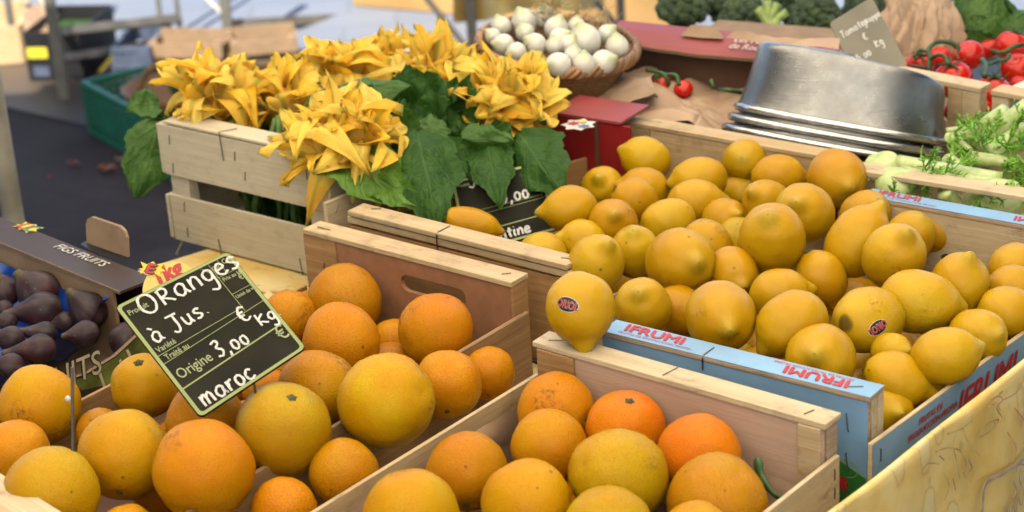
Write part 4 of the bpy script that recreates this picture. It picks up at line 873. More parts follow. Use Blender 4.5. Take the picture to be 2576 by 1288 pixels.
# ------------------------------------------------------------------ slate price cards
def slate(corners, label, writing, base=None, text_col='slate_text', spike=True):
    TL, TR, BR, BL = corners
    def f(s, t):
        p = (TL*(1-s)+TR*s)*(1-t)+(BL*(1-s)+BR*s)*t; du = (TR-TL)*(1-t)+(BR-BL)*t; dv = (TL-BL)*(1-s)+(TR-BR)*s
        return p, du.cross(dv).normalized()
    b = (BL+BR)/2; t = thing('price_slate', label, 'price sign', b, 'slate price cards')
    n0 = f(.5, .5)[1]; W, H = (TR-TL).length, (BL-TL).length
    def rr(inset, rad, lift, k=5):
        pts = []
        for cx_, cy_, a0 in ((1, 0, 0), (1, 1, 90), (0, 1, 180), (0, 0, 270)):
            for i in range(k+1):
                a = R(a0-90+90*i/k); px = (W-inset-rad if cx_ else inset+rad)+rad*math.cos(a); py = (H-inset-rad if cy_ else inset+rad)+rad*math.sin(a)
                q, nn = f(px/W, py/H); pts.append(q+nn*lift)
        return pts
    g = G(); o_ = rr(0, .006, .0); n_ = len(o_); fr = f(.5, .5)[0]
    back = [p-n0*.0022 for p in o_]
    g.add([fr]+o_, [[0, 1+(i+1) % n_, 1+i] for i in range(n_)]); g.add([fr-n0*.0022]+back, [[0, 1+i, 1+(i+1) % n_] for i in range(n_)]); g.add(o_+back, [[i, (i+1) % n_, n_+(i+1) % n_, n_+i] for i in range(n_)])
    bd = obj('board', g, 'slate_face' if text_col else 'slate_pale', t)
    if text_col:
        a_, c_ = rr(.0006, .0055, .0004), rr(.0042, .004, .0004); g = G(); g.add(a_+c_, [[i, n_+i, n_+(i+1) % n_, (i+1) % n_] for i in range(n_)]); obj('border', g, 'slate_border', t)
        def line(g, s0, t0, s1, t1, wd):
            p, nn = f(s0, t0); q, _ = f(s1, t1); d = (q-p).normalized(); sd = nn.cross(d)*wd/2; g.add([p-sd+nn*.0004, q-sd+nn*.0004, q+sd+nn*.0004, p+sd+nn*.0004], [[0, 1, 2, 3]])
        g = G()
        for s0, t0, s1, t1, wd in ((.03, .475, .79, .465, .0007), (.03, .545, .97, .50, .0007), (.03, .765, .97, .735, .0016), (.80, .03, .80, .50, .0006), (.73, .03, .80, .17, .0004), (.88, .03, .88, .16, .0006), (.80, .165, .97, .165, .0006), (.80, .335, .97, .335, .0006)): line(g, s0, t0, s1, t1, wd)
        obj('rule_lines', g, 'slate_border', t)
        for body, s0, t0, sz in (('Produit', .05, .115, .050), ('Variété', .05, .455, .050), ('Traité au', .07, .532, .050), ('Origine', .06, .70, .088), ('Prix au kilo', .815, .215, .036), ('€', .93, .265, .05), ('Unité de vente', .812, .385, .032), ('Cat.', .80, .10, .040), ('Cal.', .90, .085, .046), ('€', .88, .85, .12)):
            p, nn = f(s0, t0); ux = (f(s0+.1, t0)[0]-p).normalized(); uy = nn.cross(ux); text(body, sz*H*1.25, p, ux, uy, text_col, t, name='printed_lettering', lift=.0005, sx=.72, bold=.0001)
    for body, s0, t0, sz, wd, slope in writing:
        g = G(); handwrite(g, body, f, s0, t0, sz, wd, slope, asp=H/W*.92); obj('chalk_writing', g, 'chalk', t)
    if spike:
        p = f(.5, 1.0)[0]-n0*.003; g = G(); g.tube([f(.5, .6)[0]-n0*.0035, p, p-Z*.06-n0*.01], .0014, 6); obj('spike', g, 'staple_steel', t)
    return t, f
def card(px, ds): return [dp(x, y, w_) for (x, y), w_ in zip(px, ds)]
slate(card([(288, 772), (574, 632), (771, 875), (504, 1052)], [2.020, 2.070, 2.000, 1.945]), 'dark chalk card with green edge reading Oranges à Jus 3,00 € Kg, stuck among the oranges',
      [('ORanges', .15, .165, .100, .0015, .01), ('à Jus.', .085, .385, .078, .0014, .02), ('€', .735, .575, .080, .0014, 0), ('Kg.', .83, .67, .066, .0013, -.03), ('3,00', .41, .71, .076, .0014, -.1), ('maroc', .09, .955, .080, .0015, -.04)])
slate(card([(1135, 455), (1395, 400), (1440, 568), (1172, 640)], [2.535, 2.535, 2.485, 2.475]), 'black chalk card with Origine and Argentine, half under leaves in the lemon crate',
      [('Jaune', .16, .14, .09, .0015, 0), ('3,00', .42, .46, .11, .0017, 0), ('€', .74, .36, .085, .0016, 0), ('Kg', .84, .52, .075, .0016, 0), ('Argentine', .08, .93, .085, .0017, 0)])
slate(card([(2086, 58), (2193, -8), (2284, 165), (2172, 232)], [2.80, 2.82, 2.76, 2.74]), 'faded grey card chalked Tomates grappe 4,00 € Kg, standing behind the metal basins',
      [('Tomates', .10, .27, .056, .0011, .0), ('grappe', .60, .27, .046, .0010, .0), ('€', .48, .44, .055, .0012, 0), ('4,00', .18, .64, .062, .0013, .0), ('Kg', .62, .60, .058, .0012, 0)], text_col=None)
# thin card seen edge on at the far left, with its clip
e0, e1 = at(184, 1300, .085), dp(181, 925, 1.70); e1 = dp(181, 925, (e0-CO).dot(fw)+.0)
t = thing('price_card', 'thin upright card seen edge on with a white plastic clip, among the left oranges', 'price sign', e0)
dq = (fw-Z*fw.dot(Z)).normalized(); g = G(); u_ = (e1-e0); g.box(e0-CR*.0014, CR*.0028, u_, dq*.004); obj('board', g, 'sign_edge', t, bevel=.0008)
q = dp(176, 1180, (e0-CO).dot(fw)-.003); g = G(); g.box(q, CR*.0042, -u_*.42, dq*.003); obj('clip', g, 'clip_white', t, bevel=.001)
q = dp(171, 1003, (e0-CO).dot(fw)-.003); g = G(); g.lathe([(.0003, -.001), (.0026, -.001), (.0030, .0005), (.0018, .0018), (.0003, .002)], q, CR, CU, -fw, 12); obj('rivet', g, 'clip_white', t, smooth=True)

# ------------------------------------------------------------------ figs and their box
HB = .10
fa, fb = at(-40, 534, HB), at(382, 702, HB); xG = (fb-fa).normalized(); yG = Z.cross(xG)
fc0, fc1 = at(402, 764, HB-.01), at(60, 1000, HB-.03); rg = V((fc1.x-fc0.x, fc1.y-fc0.y, 0)).normalized()
tG = thing('fig_box', 'brown printed cardboard box of figs with a blue plastic tray and a raised handle tab', 'box', at(200, 700, 0))
fa = fa-xG*.12; Lf = (fb-fa).length
g = G(); fl0 = fa; dn = -yG
g.box(fl0+dn*.045+Z*-.003, xG*Lf, yG*.045, Z*.003); rim = obj('flap', g, 'brown_board', tG)
g = G(); g.box(fl0+dn*.0465-Z*.0034, xG*Lf, yG*.0012, Z*.0036); obj('cut_edge', g, 'kraft_edge', rim)
g = G(); g.box(fl0+dn*.043-Z*.1, xG*(Lf-.02), yG*.004, Z*.0965); obj('inner_wall', g, 'kraft_board', tG)
g = G(); g.box(fl0-Z*.1, xG*Lf, yG*.004, Z*.0995); obj('outer_wall', g, 'brown_board', tG)
gx = lambda px, py: at(px, py, HB)
q = gx(132, 622); text('FIGS FRUITS', .0185, q, xG, yG, 'white_print', rim, lift=.0006, shear=.2, sx=1.05, bold=.0001)
# emblem: jagged yellow burst with three coloured letters
def burst(t, o, x, y, s, n=V((0, 0, 1)), lift=.0006):
    pts = [(-1.0, -.15), (-.62, -.02), (-.85, .45), (-.35, .28), (.1, .55), (.35, .35), (.95, .52), (.72, .12), (1.05, -.1), (.68, -.2), (.75, -.6), (.25, -.38), (-.2, -.55), (-.4, -.33), (-.85, -.5), (-.68, -.22)]
    g = G(); g.poly([o+x*a*s+y*b*s+n*lift for a, b in pts]); return obj('emblem', g, 'yellow_print', t)
q = gx(70, 572); em = burst(rim, q, xG, yG, .0215)
text('LI', .025, q-xG*.015-yG*.009, xG, yG, 'red_print', em, lift=.0012, shear=.2, bold=.0004); text('C', .025, q+xG*.0005-yG*.009, xG, yG, 'teal_print', em, lift=.0012, shear=.2, bold=.0004)
q0, q1 = gx(208, 616), gx(310, 652); hw = (q1-q0).length; hx = (q1-q0).normalized()
g = G(); prof_ = [(0, 0), (hw, 0), (hw, .026), (hw-.004, .034), (hw-.012, .038), (.012, .038), (.004, .034), (0, .026)]
g.poly([q0+hx*a+Z*(b*.95)+yG*(.006+b*.1) for a, b in prof_], th=yG*.004); obj('handle_tab', g, 'kraft_board', tG, bevel=.0006)
g = G(); g.poly([q0+hx*a+yG*b+Z*.0007 for a, b in ((-.006, .009), (-.003, -.001), (hw*.3, -.006), (hw-.01, -.006), (hw+.001, .0), (hw, .007))]); obj('hole_shade', g, 'black_print', tG)  # flat black patch painting the dark of the open hole
# right wall: torn rim that rises towards the back
rim_px = [(-60, 1075), (0, 1031), (82, 993), (150, 965), (220, 940), (290, 897), (330, 860), (346, 845), (360, 815), (371, 797), (385, 780), (404, 765)]
wall0 = at(404, 765, .088); wn = V((-rg.y, rg.x, 0)); wn = wn if wn.x > 0 else -wn
def on_wall(px, py): d = ray(px, py); return CO+d*((wall0-CO).dot(wn)/d.dot(wn))
rp = [on_wall(*p) for p in rim_px]; rp = [rp[0]+rg*.25]+rp
g = G(); P = [[p*(1-k)+V((p.x, p.y, .003))*k for k in (0, .25, .5, .75, 1)] for p in rp]; g.grid(P); P2 = [[q-wn*.004 for q in r_] for r_ in P]; g.grid([r_[::-1] for r_ in P2]); sw = obj('side_wall', g, 'black_print', tG)
g = G(); g.grid([[p+wn*.0006+Z*.0006, p-wn*.0046+Z*.0006] for p in rp]); obj('cut_edge', g, 'kraft_edge', sw)
lp = [(175, 962), (186, 957), (220, 942), (290, 899), (346, 847), (371, 799), (404, 767), (404, 905), (340, 950), (205, 982)]
g = G(); g.poly([on_wall(*p)+wn*.0007 for p in lp]); obj('leaf_print', g, 'leaf_print', sw)
g = G(); 
for a_, b_ in (((300, 905), (318, 965)), ((318, 880), (345, 935)), ((250, 940), (262, 975))): g.tube([on_wall(*a_)+wn*.0009, on_wall(*b_)+wn*.0009], .0022, 6, flat=.15, nrm=wn)
obj('leaf_print', g, 'cream_print', sw)
q = on_wall(158, 975); q2 = on_wall(268, 912); 
for mt, lf, bo in (('black_print', .0012, .0018), ('cream_print', .0016, .0002)): text('UITS', .040, on_wall(134, 986), (on_wall(262, 932)-on_wall(134, 986)).normalized(), Z, mt, sw, lift=lf, shear=.1, bold=bo, sx=.92)
# blue tray
tb = at(160, 800, .05); g = G(); P = []
for i in range(40):
    row = []
    for j in range(30):
        p = V((fa.x, fa.y, 0))+xG*(.10+(Lf-.12)*i/39)-yG*(.048+.34*j/29); ed = max(0, 1-j/3.0); h = .028+.045*ed+.008*math.sin(i*.9)*math.sin(j*.9)+(.0)
        ed2 = max(0, (i-36)/3.0); h += .035*ed2*ed2
        row.append(p+Z*min(h, .088))
    P.append(row)
g.grid([r_[::-1] for r_ in P]); obj('tray', g, 'blue_tray', tG, smooth=True)
g = G(); g.poly([V((fa.x, fa.y, .002)), V((fb.x, fb.y, .002)), V((fc0.x, fc0.y, .002)), V((fc0.x, fc0.y, .002))+rg*.5, V((fa.x, fa.y, .002))-yG*.5]); obj('floor_board', g, 'kraft_board', tG)
R5 = lambda zx, zy: (zx*.5, 644+zy*.5)
FIGS = [(200, 185, 118, (95, 85), 'upright fig with a lumpy green neck beside the reddish one'), (222, 272, 100, (38, 292), 'fig pointing its yellow green stem to the left, near the tray middle'), (447, 278, 103, (358, 182), 'large speckled fig with a green neck at the right of the tray'),
 (440, 172, 72, (348, 118), 'small fig against the blue back of the tray'), (205, 82, 62, (110, 78), 'reddish striped fig at the back of the tray'), (35, 180, 78, (0, 100), 'fig cut by the left picture edge, in the third row'), (22, 270, 50, (-40, 262), 'small fig at the left picture edge below the cut one'),
 (40, 332, 52, (-30, 300), 'dark fig low at the left edge, second from the stemmed fig'), (62, 420, 72, (-40, 400), 'broad fig at the left edge under the middle row'), (228, 392, 68, (105, 375), 'flat lying fig in front of the large speckled fig'),
 (205, 468, 82, (35, 487), 'fig with a pale green stem lying in the front row'), (435, 390, 72, (322, 402), 'fig lying against the torn right rim'), (60, 552, 68, (-40, 540), 'fig at the lower left above the yellow orange'), (635, 425, 95, (690, 330), 'deep red fig outside the torn rim, under the oranges sign'), (22, 40, 58, (-60, 30), 'dark fig at the upper left edge of the tray'), (130, 160, 60, (90, 100), 'fig hidden behind the upright lumpy fig'), (330, 330, 55, (250, 350), 'fig tucked between the large speckled fig and the stemmed one')]
for k, (zx, zy, rz, nk, lab) in enumerate(FIGS):
    px = R5(zx, zy); nx = R5(*nk); z_ = .066 if k < 13 else (.05 if k in (13,) else .058)
    c = at(*px, z_); w_ = (c-CO).dot(fw); r = rz*.5*w_/FOC*1.0; dv = V((nx[0]-px[0], -(nx[1]-px[1]), 0)); ln = dv.length*w_/FOC
    axis = (CR*dv.x+CU*dv.y).normalized()-fw*.25; L = max(ln*1.12, r*1.4)
    prof = [(.0004, -r*.93), (r*.35, -r*.88), (r*.7, -r*.68), (r*.93, -r*.3), (r, .02*r), (r*.93, r*.35), (r*.74, r*.65), (r*.5, r*.65+(L-r*.65)*.35), (r*.30, r*.65+(L-r*.65)*.65), (r*.22, L*.92), (r*.2, L), (.0004, L*1.02)]
    g = body(G(), [(a, b) for a, b in prof], 22, k+50, .06); o = obj('fig', g, 'fig_skin', smooth=True); place(o, c, axis, k*1.3); md = o.modifiers.new('s', 'SUBSURF'); md.levels = md.render_levels = 1
    tag(o, lab, 'fig', 'figs in the blue tray')
# round yellow tag standing behind the card
q = dp(432, 728, 2.115); t = thing('weight_tag', 'round yellow cardboard tag printed 1kg in red, behind the oranges card', 'tag', q-CU*.03)
tu, tx_ = (CU*.95+fw*.3).normalized(), CR; g = G(); rad = .0302
g.poly([q+tx_*rad*math.cos(a)+tu*rad*math.sin(a) for a in [2*math.pi*i/40 for i in range(40)]], th=tx_.cross(tu)*-.0016); obj('disc', g, 'yellow_card', t)
uxx = (tx_*.88+tu*.42).normalized(); uyy = (tx_.cross(tu)).cross(uxx)
text('1kg', .026, q-tx_*.016+tu*.004, uxx, uyy, 'red_print', t, lift=.0006, bold=.0012, sx=.85)
em = burst(t, q-tx_*.022+tu*.0225, (tx_*.95-tu*.1).normalized(), tu, .014, tx_.cross(tu), .0010)
for mt, lf, bo in (('black_print', .0016, .0016), ('red_print', .0022, .0007)): text('E', .014, q-tx_*.030+tu*.018, (tx_*.98-tu*.12).normalized(), tu, mt, em, lift=lf, bold=bo, sx=1.5, shear=.3)

# ------------------------------------------------------------------ courgette flowers and leaves
def blossom(g, base, d, L, openness, sd, width=1.0):
    rr = random.Random(sd); d = d.normalized(); x = d.orthogonal().normalized(); x = M4.Rotation(rr.uniform(0, 6), 3, d) @ x; y = d.cross(x); nu, nv = 15, 9
    for k in range(5):
        th = 2*math.pi*k/5+rr.uniform(-.15, .15); er = x*math.cos(th)+y*math.sin(th); et = d.cross(er); op = openness*rr.uniform(.6, 1.35); curl = rr.uniform(.1, 1.7)*op; tw = rr.uniform(-.35, .35); P = []
        lm = rr.uniform(.8, 1.15); rr_c = rr.uniform(.05, .22)
        for i in range(nu):
            u = i/(nu-1); u2 = max(0, u-.48)/.52
            r = L*(.075+.085*min(1, u/.35)**.8+.11*u*u+.42*op*u2**1.4); h = L*lm*(u - .22*op*u2**2 - .40*curl*u2**3)
            wd = L*(.062+.10*min(1, u/.4)) if u < .48 else L*width*(.18+.06*math.sin(u2*2.2))*(max(0, 1-u2**2.0))**.8+.0004
            row = []
            for j in range(nv):
                v_ = (j/(nv-1)-.5)*2; ru = L*.055*math.sin(v_*5+u*13+sd+k)*u2*abs(v_)+L*.07*mnoise.noise(V((u*4+k*3, v_*1.7, sd*1.3)))*u2+L*.018*math.sin(u*15+sd*1.7+k)*u2
                cup = L*rr_c*(v_*v_)*(1 if u < .48 else (1-u2*1.1)); lat = v_*wd
                row.append(base+d*(h+ru)+er*(r-cup+ru*.6+tw*lat*u2)+et*lat*(1+.06*math.sin(u*23+k)))
            P.append(row)
        g.grid(P)
    return g
def big_leaf(px0, w0, px1, w1, width, mat, parent, sd, fold=.25, curl=.25, face=None, wave=.05, roll=0.0, lobes=.10):
    wave *= 1.7; fold *= 1.7; curl *= 1.35
    """a courgette leaf from its stalk end (px0 at depth w0) to its tip"""
    a, b = dp(*px0, w0), dp(*px1, w1); ax = b-a; L = ax.length; ax.normalize(); n = (-fw+(face or V((0, 0, 0)))); n = (n-ax*n.dot(ax)).normalized(); n = M4.Rotation(roll, 3, ax) @ n; sd_ = ax.cross(n)
    rr = random.Random(sd); g = G(); nu, nv = 30, 25; P = []
    for i in range(nu):
        s_ = i/(nu-1); wd = width*.5*((math.sin(math.pi*min(1, s_**.72*.96+.035)))**.62 if mat != 'leaf_dark' else 1.08*(math.sin(math.pi*min(1, s_**.60*.97+.03)))**.85)*(1+lobes*math.sin(s_*15+sd)+.035*math.sin(s_*57+sd*2)); row = []
        for j in range(nv):
            t = (j/(nv-1)-.5)*2; at_ = abs(t)
            h = -curl*L*(s_-.35)**2*1.2+fold*wd*at_**1.2+wave*width*(mnoise.noise(V((s_*3+sd, t*1.6, sd)))*1.3+.35*math.sin(s_*17+t*3+sd)*at_)-.02*width*abs(math.sin((s_-.55*at_)*5*math.pi))
            back = -.10*L*at_*max(0, .25-s_)*4*.5
            row.append(a+ax*(L*s_+back*1.0+.012*L*math.sin(t*16+sd)*(s_ > .8))+sd_*(wd*t*(1+.02*math.sin(s_*80+sd)))+n*h)
        P.append(row)
    g.grid(P); return obj('leaf', g, mat, parent, smooth=True)
BUN = [
 # centre px, depth, half width px, half height px, tilt of the bunch (image dx, dy up), blossoms, label
 ((548, 206), 2.74, 112, 92, (-.25, 1), 12, 'bunch of courgette flowers at the left crate corner, petals with green ribs', 1),
 ((722, 228), 2.76, 58, 32, (.25, .9), 8, 'small bunch of orange petals between the left corner flowers and the long leaf', 2),
 ((868, 158), 2.92, 84, 66, (-.1, 1), 10, 'courgette flower bunch with one tall pointed petal behind the long flat leaf', 3),
 ((1000, 132), 3.02, 80, 46, (0, 1), 11, 'rearmost courgette flower bunch under the street background', 4),
 ((1105, 172), 2.80, 100, 74, (.0, 1), 15, 'middle courgette flower bunch of pale crumpled petals', 5),
 ((1275, 232), 2.67, 116, 92, (.35, .9), 20, 'largest courgette flower bunch, on the right beside the onion basket', 6),
 ((872, 320), 2.57, 165, 74, (.05, .85), 21, 'front courgette flower bunch with long curled petals hanging over the crate edge', 7)]
DBL = -.66
bunches = []
for (c, w_, hx_, hy_, tl, nb, lab, sd) in BUN:
    rr = random.Random(sd*11); cen = dp(*c, w_); sx_m = hx_*w_/FOC; sy_m = hy_*w_/FOC; root = cen-CU*(sy_m*1.2)+fw*.03
    t = thing('flower_bunch', lab, 'flowers', V((root.x, root.y, .06)), 'bunches of courgette flowers'); bunches.append(t)
    nb = int(nb*.82+.5)
    for k in range(nb):
        a = k*2.39996; q = math.sqrt((k+.5)/nb); ex_, ey_ = math.cos(a)*q, math.sin(a)*q; ey_ = max(ey_, -.30) if sd == 7 else ey_; dz_ = math.sqrt(max(0, 1-q*q))
        L = rr.uniform(.082, .106)*(1.05 if sd == 7 else 1.0)
        d = CR*(ex_*.95+tl[0]*.4)+CU*(ey_*.65+tl[1]*.75)-fw*(.15+dz_*.5); d = (d.normalized()+rv(.12)).normalized()
        tip = cen+CR*ex_*sx_m*.86+CU*ey_*sy_m*.86-fw*dz_*.045*.9; base = tip-d*L*.92
        g = G(); blossom(g, base, d, L*1.22, rr.choice([.15, .3, .5, .75, 1.0]) if sd != 6 else rr.choice([.15, .3, .5, .8]), sd*100+k, rr.uniform(.8, 1.05) if sd != 7 else rr.uniform(.62, .85)); b = obj('blossom', g, 'petal', t, smooth=True)
        g = G(); g.tube(cat_curve([base+d*.006, base-d*.03, (base-d*.05)*.5+root*.5, root-Z*.03], 4), [.0052]*2+[.0042]*20, 7) if False else g.tube([base+d*.008, base-d*.025, root*.6+base*.4-Z*.02, root-Z*.06], [.0062, .0044, .004, .004], 7)
        obj('stem', g, 'pale_stem' if k % 2 else 'stem_green', t, smooth=True)
LEAF = [
 # stalk px, depth, tip px, depth, width m, mat, bunch index, fold, curl, wave, roll
 ((402, 268), 2.86, (322, 262), 2.84, .052, 'leaf_mid', 0, .2, .3, .06, .3), ((398, 305), 2.83, (345, 486), 2.80, .072, 'leaf_mid', 0, -.15, .25, .05, -.25), ((404, 288), 2.85, (392, 360), 2.83, .04, 'leaf_dark', 0, .3, .3, .08, .5),
 ((640, 315), 2.80, (628, 232), 2.80, .045, 'leaf_dark', 0, .35, .2, .08, -.4), ((600, 300), 2.79, (664, 262), 2.84, .03, 'leaf_mid', 0, .4, .3, .08, .6), ((700, 330), 2.76, (702, 255), 2.80, .048, 'leaf_mid', 1, .3, .2, .06, .2),
 ((790, 190), 3.10, (722, 150), 3.12, .060, 'leaf_dark', 2, .3, .2, .06, .1), ((815, 150), 3.12, (745, 172), 3.14, .045, 'leaf_bright', 2, .3, .3, .06, .3), ((850, 160), 3.14, (818, 115), 3.16, .04, 'leaf_bright', 2, .2, .3, .06, -.3), ((880, 150), 3.12, (888, 104), 3.14, .036, 'leaf_dark', 2, .2, .2, .05, .2), ((835, 190), 2.98, (790, 200), 3.0, .04, 'leaf_dark', 2, .3, .2, .08, .2),
 ((775, 242), 2.66, (1026, 200), 2.62, .058, 'leaf_mid', 2, -.22, .12, .06, -.45), ((960, 205), 2.95, (998, 135), 2.98, .04, 'leaf_mid', 3, .35, .3, .08, .3), ((925, 205), 2.95, (948, 150), 2.97, .03, 'leaf_dark', 3, .35, .3, .08, .3),
 ((1000, 262), 2.70, (1165, 250), 2.63, .085, 'leaf_dark', 4, .30, .25, .08, .25), ((1100, 315), 2.64, (1158, 200), 2.64, .05, 'leaf_dark', 4, .5, -.2, .10, -.5), ((1040, 290), 2.66, (1150, 330), 2.60, .10, 'leaf_dark', 4, .25, .2, .06, .1),
 ((1225, 150), 3.0, (1205, 108), 3.02, .035, 'leaf_bright', 5, .2, .2, .05, .2), ((1340, 300), 2.80, (1402, 225), 2.84, .036, 'leaf_mid', 5, .3, .2, .06, .4), ((1330, 320), 2.74, (1390, 300), 2.78, .035, 'leaf_dark', 5, .3, .2, .06, .4),
 ((1300, 325), 2.58, (1400, 470), 2.46, .080, 'leaf_dark', 5, -.25, .22, .06, .2), ((1222, 335), 2.58, (1252, 488), 2.46, .058, 'leaf_dark', 5, -.2, .2, .05, .0), ((1160, 352), 2.56, (1285, 362), 2.54, .036, 'leaf_mid', 5, -.5, .2, .10, .7), ((1205, 345), 2.60, (1310, 415), 2.55, .065, 'leaf_dark', 5, .2, .2, .06, .2), ((1165, 340), 2.60, (1190, 440), 2.52, .05, 'leaf_dark', 5, .2, .2, .06, -.2),
 ((838, 350), 2.56, (990, 490), 2.48, .098, 'leaf_bright', 6, .16, .18, .045, -.15), ((770, 345), 2.56, (840, 370), 2.54, .03, 'leaf_mid', 6, .3, .3, .08, -.3), ((935, 440), 2.52, (1050, 510), 2.46, .045, 'leaf_bright', 6, .25, .3, .06, .3), ((690, 385), 2.72, (735, 330), 2.72, .03, 'leaf_dark', 6, .3, .3, .08, -.3),
 ((1048, 320), 2.55, (1098, 545), 2.43, .090, 'leaf_dark', 6, -.22, .2, .05, -.1), ((1030, 335), 2.60, (1110, 330), 2.57, .05, 'leaf_mid', 6, -.3, .5, .06, .2), ((900, 300), 2.66, (1020, 300), 2.62, .07, 'leaf_dark', 6, .3, .2, .06, .1), ((960, 250), 2.78, (1060, 270), 2.72, .07, 'leaf_dark', 4, .3, .2, .06, .1), ((1120, 260), 2.66, (1200, 330), 2.60, .08, 'leaf_dark', 5, .3, .2, .06, .1), ((1030, 335), 2.59, (1110, 345), 2.56, .03, 'leaf_mid', 6, -.3, .5, .06, .2), ((960, 310), 2.62, (1050, 440), 2.56, .09, 'leaf_dark', 6, .2, .2, .06, .3)]
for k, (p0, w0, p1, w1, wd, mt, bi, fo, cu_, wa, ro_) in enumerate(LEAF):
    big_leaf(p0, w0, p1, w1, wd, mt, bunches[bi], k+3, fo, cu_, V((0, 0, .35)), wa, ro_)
g = G(); rr = random.Random(5)      # stems standing in the crate behind its front boards
for k in range(26):
    p = oW+xW*rr.uniform(.09, WW-.03)+yW*rr.uniform(.04, .1); g.tube([p+Z*.01, p+Z*.06+rv(.015), p+Z*.15+rv(.03)], [.0035, .004, .004], 6)
obj('stem_bundle', g, 'stem_green', bunches[6], smooth=True)

g = G(); P = [[oW+xW*(.006+(WW-.012)*i/24)+yW*(.03+(LW-.05)*j/16)+Z*(.125+.02*mnoise.noise(V((i*.35, j*.4, 3)))-.03*(j < 2)) for j in range(17)] for i in range(25)]; g.grid(P); obj('leaf', g, 'leaf_dark', bunches[6], smooth=True)  # added sheet that blocks light from above so the crate inside stays dark
g = G(); P = [[oW+xW*(.04+(WW-.08)*i/24)+yW*(.10+.02*mnoise.noise(V((i*.4, j*.5, 7))))+Z*(.006+.12*j/10) for j in range(11)] for i in range(25)]; g.grid(P); obj('leaf', g, 'leaf_dark', bunches[0], smooth=True)  # added upright sheet that keeps the gap between the front boards dark

# ------------------------------------------------------------------ red cardboard box, paper, tomatoes in it
hb = .150
q0, q1 = at(1372, 291, hb), at(1560, 320, hb); xr = (q1-q0).normalized(); yr = Z.cross(xr); q0 = q0+yr*.012
tR = thing('produce_box', 'red cardboard produce box with a brown inside and white lettering on its far flange', 'box', V((q0.x, q0.y, 0)))
o_ = V((q0.x, q0.y, 0)); f0 = at(1560, 95, hb+.01); DR = (V((f0.x, f0.y, 0))-o_).dot(yr); WR = .46
wq = (at(1556, 330, hb)-o_).dot(xr)
g = G(); g.box(o_+Z*.002, xr*(wq-.052), yr*.004, Z*(hb-.004)); obj('front_wall', g, 'red_board', tR)
g = G(); g.box(o_+xr*(wq-.047)+Z*.002+yr*.002, xr*.047, yr*.004, Z*(hb-.006)); obj('front_wall', g, 'red_board', tR)
g = G(); g.box(o_+xr*(wq-.052)-yr*.001+Z*.002, xr*.0045, yr*.005, Z*(hb-.004)); obj('cut_edge', g, 'dark_kraft', tR)
g = G(); g.box(o_-yr*.0005+Z*(hb-.0015), xr*(wq-.012), yr*.075, Z*.0035); fl = obj('flap', g, 'pink_board', tR)
g = G(); g.box(o_+xr*wq+Z*.002+yr*.09, xr*(WR-wq), yr*.004, Z*(hb-.05)); obj('front_wall', g, 'red_board', tR)
st_ = at(1456, 315, hb+.002); em = None
def star(t, o, x, y, s, mat, lift, k=6, rin=.55):
    g = G(); g.poly([o+x*(s*(1 if i % 2 == 0 else rin)*math.cos(math.pi*i/k))+y*(s*(1 if i % 2 == 0 else rin)*math.sin(math.pi*i/k))+Z*lift for i in range(2*k)]); return obj('sticker', g, mat, t)
s0 = star(fl, st_, xr, yr, .024, 'white_print', .0010, 7, .72); star(s0, st_-xr*.008, xr, yr, .009, 'red_print', .0016); star(s0, st_+xr*.010-yr*.004, xr, yr, .009, 'blue_text', .0016); star(s0, st_+yr*.010, xr, yr, .007, 'yellow_print', .0020)
# far wall and flange
fw0, fw1 = at(1553, 70, hb+.028), at(2110, 128, hb+.028); xf = (fw1-fw0).normalized(); yf = Z.cross(xf); WX = (fw1-fw0).length+.01
g = G(); g.box(fw0-xf*.01-Z*(hb+.02)+yf*.0, xf*WX, yf*.004, Z*(hb+.019)); obj('back_wall', g, 'dark_kraft', tR)
P = []
g = G(); ns = 30
for i in range(ns+1):
    u = -.01+WX*i/ns; sag = .004*math.sin(i*.35)+.0025*mnoise.noise(V((u*20, 0, 0))); b_ = fw0+xf*u
    P.append([b_-yf*.034+Z*(-.014+sag*.4), b_-yf*.026+Z*(-.008+sag*.3), b_+Z*0, b_+yf*.03+Z*.002])
g.grid(P); fl2 = obj('flap', g, 'pink_board', tR)
g = G(); g.grid([[r_[0]+Z*.0005, r_[0]-Z*.004] for r_ in P]); obj('cut_edge', g, 'kraft_edge', fl2)
tq = fw0; fu = (P[20][0]-P[10][0]).normalized(); fv = (P[15][2]-P[15][0]).normalized()
def flp(px, py): d = ray(px, py); n_ = fu.cross(fv); q = CO+d*((P[15][1]-CO).dot(n_)/d.dot(n_)); return q
text('Les Paysans', .0155, flp(1845, 108), fu, fv, 'white_print', fl2, lift=.003, shear=.2)
text('de Rougeline', .0155, flp(1832, 124), fu, fv, 'white_print', fl2, lift=.003, shear=.2)
g = G(); g.poly([o_+Z*.003, o_+xr*WR+Z*.003, fw0+xf*.45-Z*(hb+.01), fw0-Z*(hb+.01)]); obj('floor_board', g, 'dark_kraft', tR)
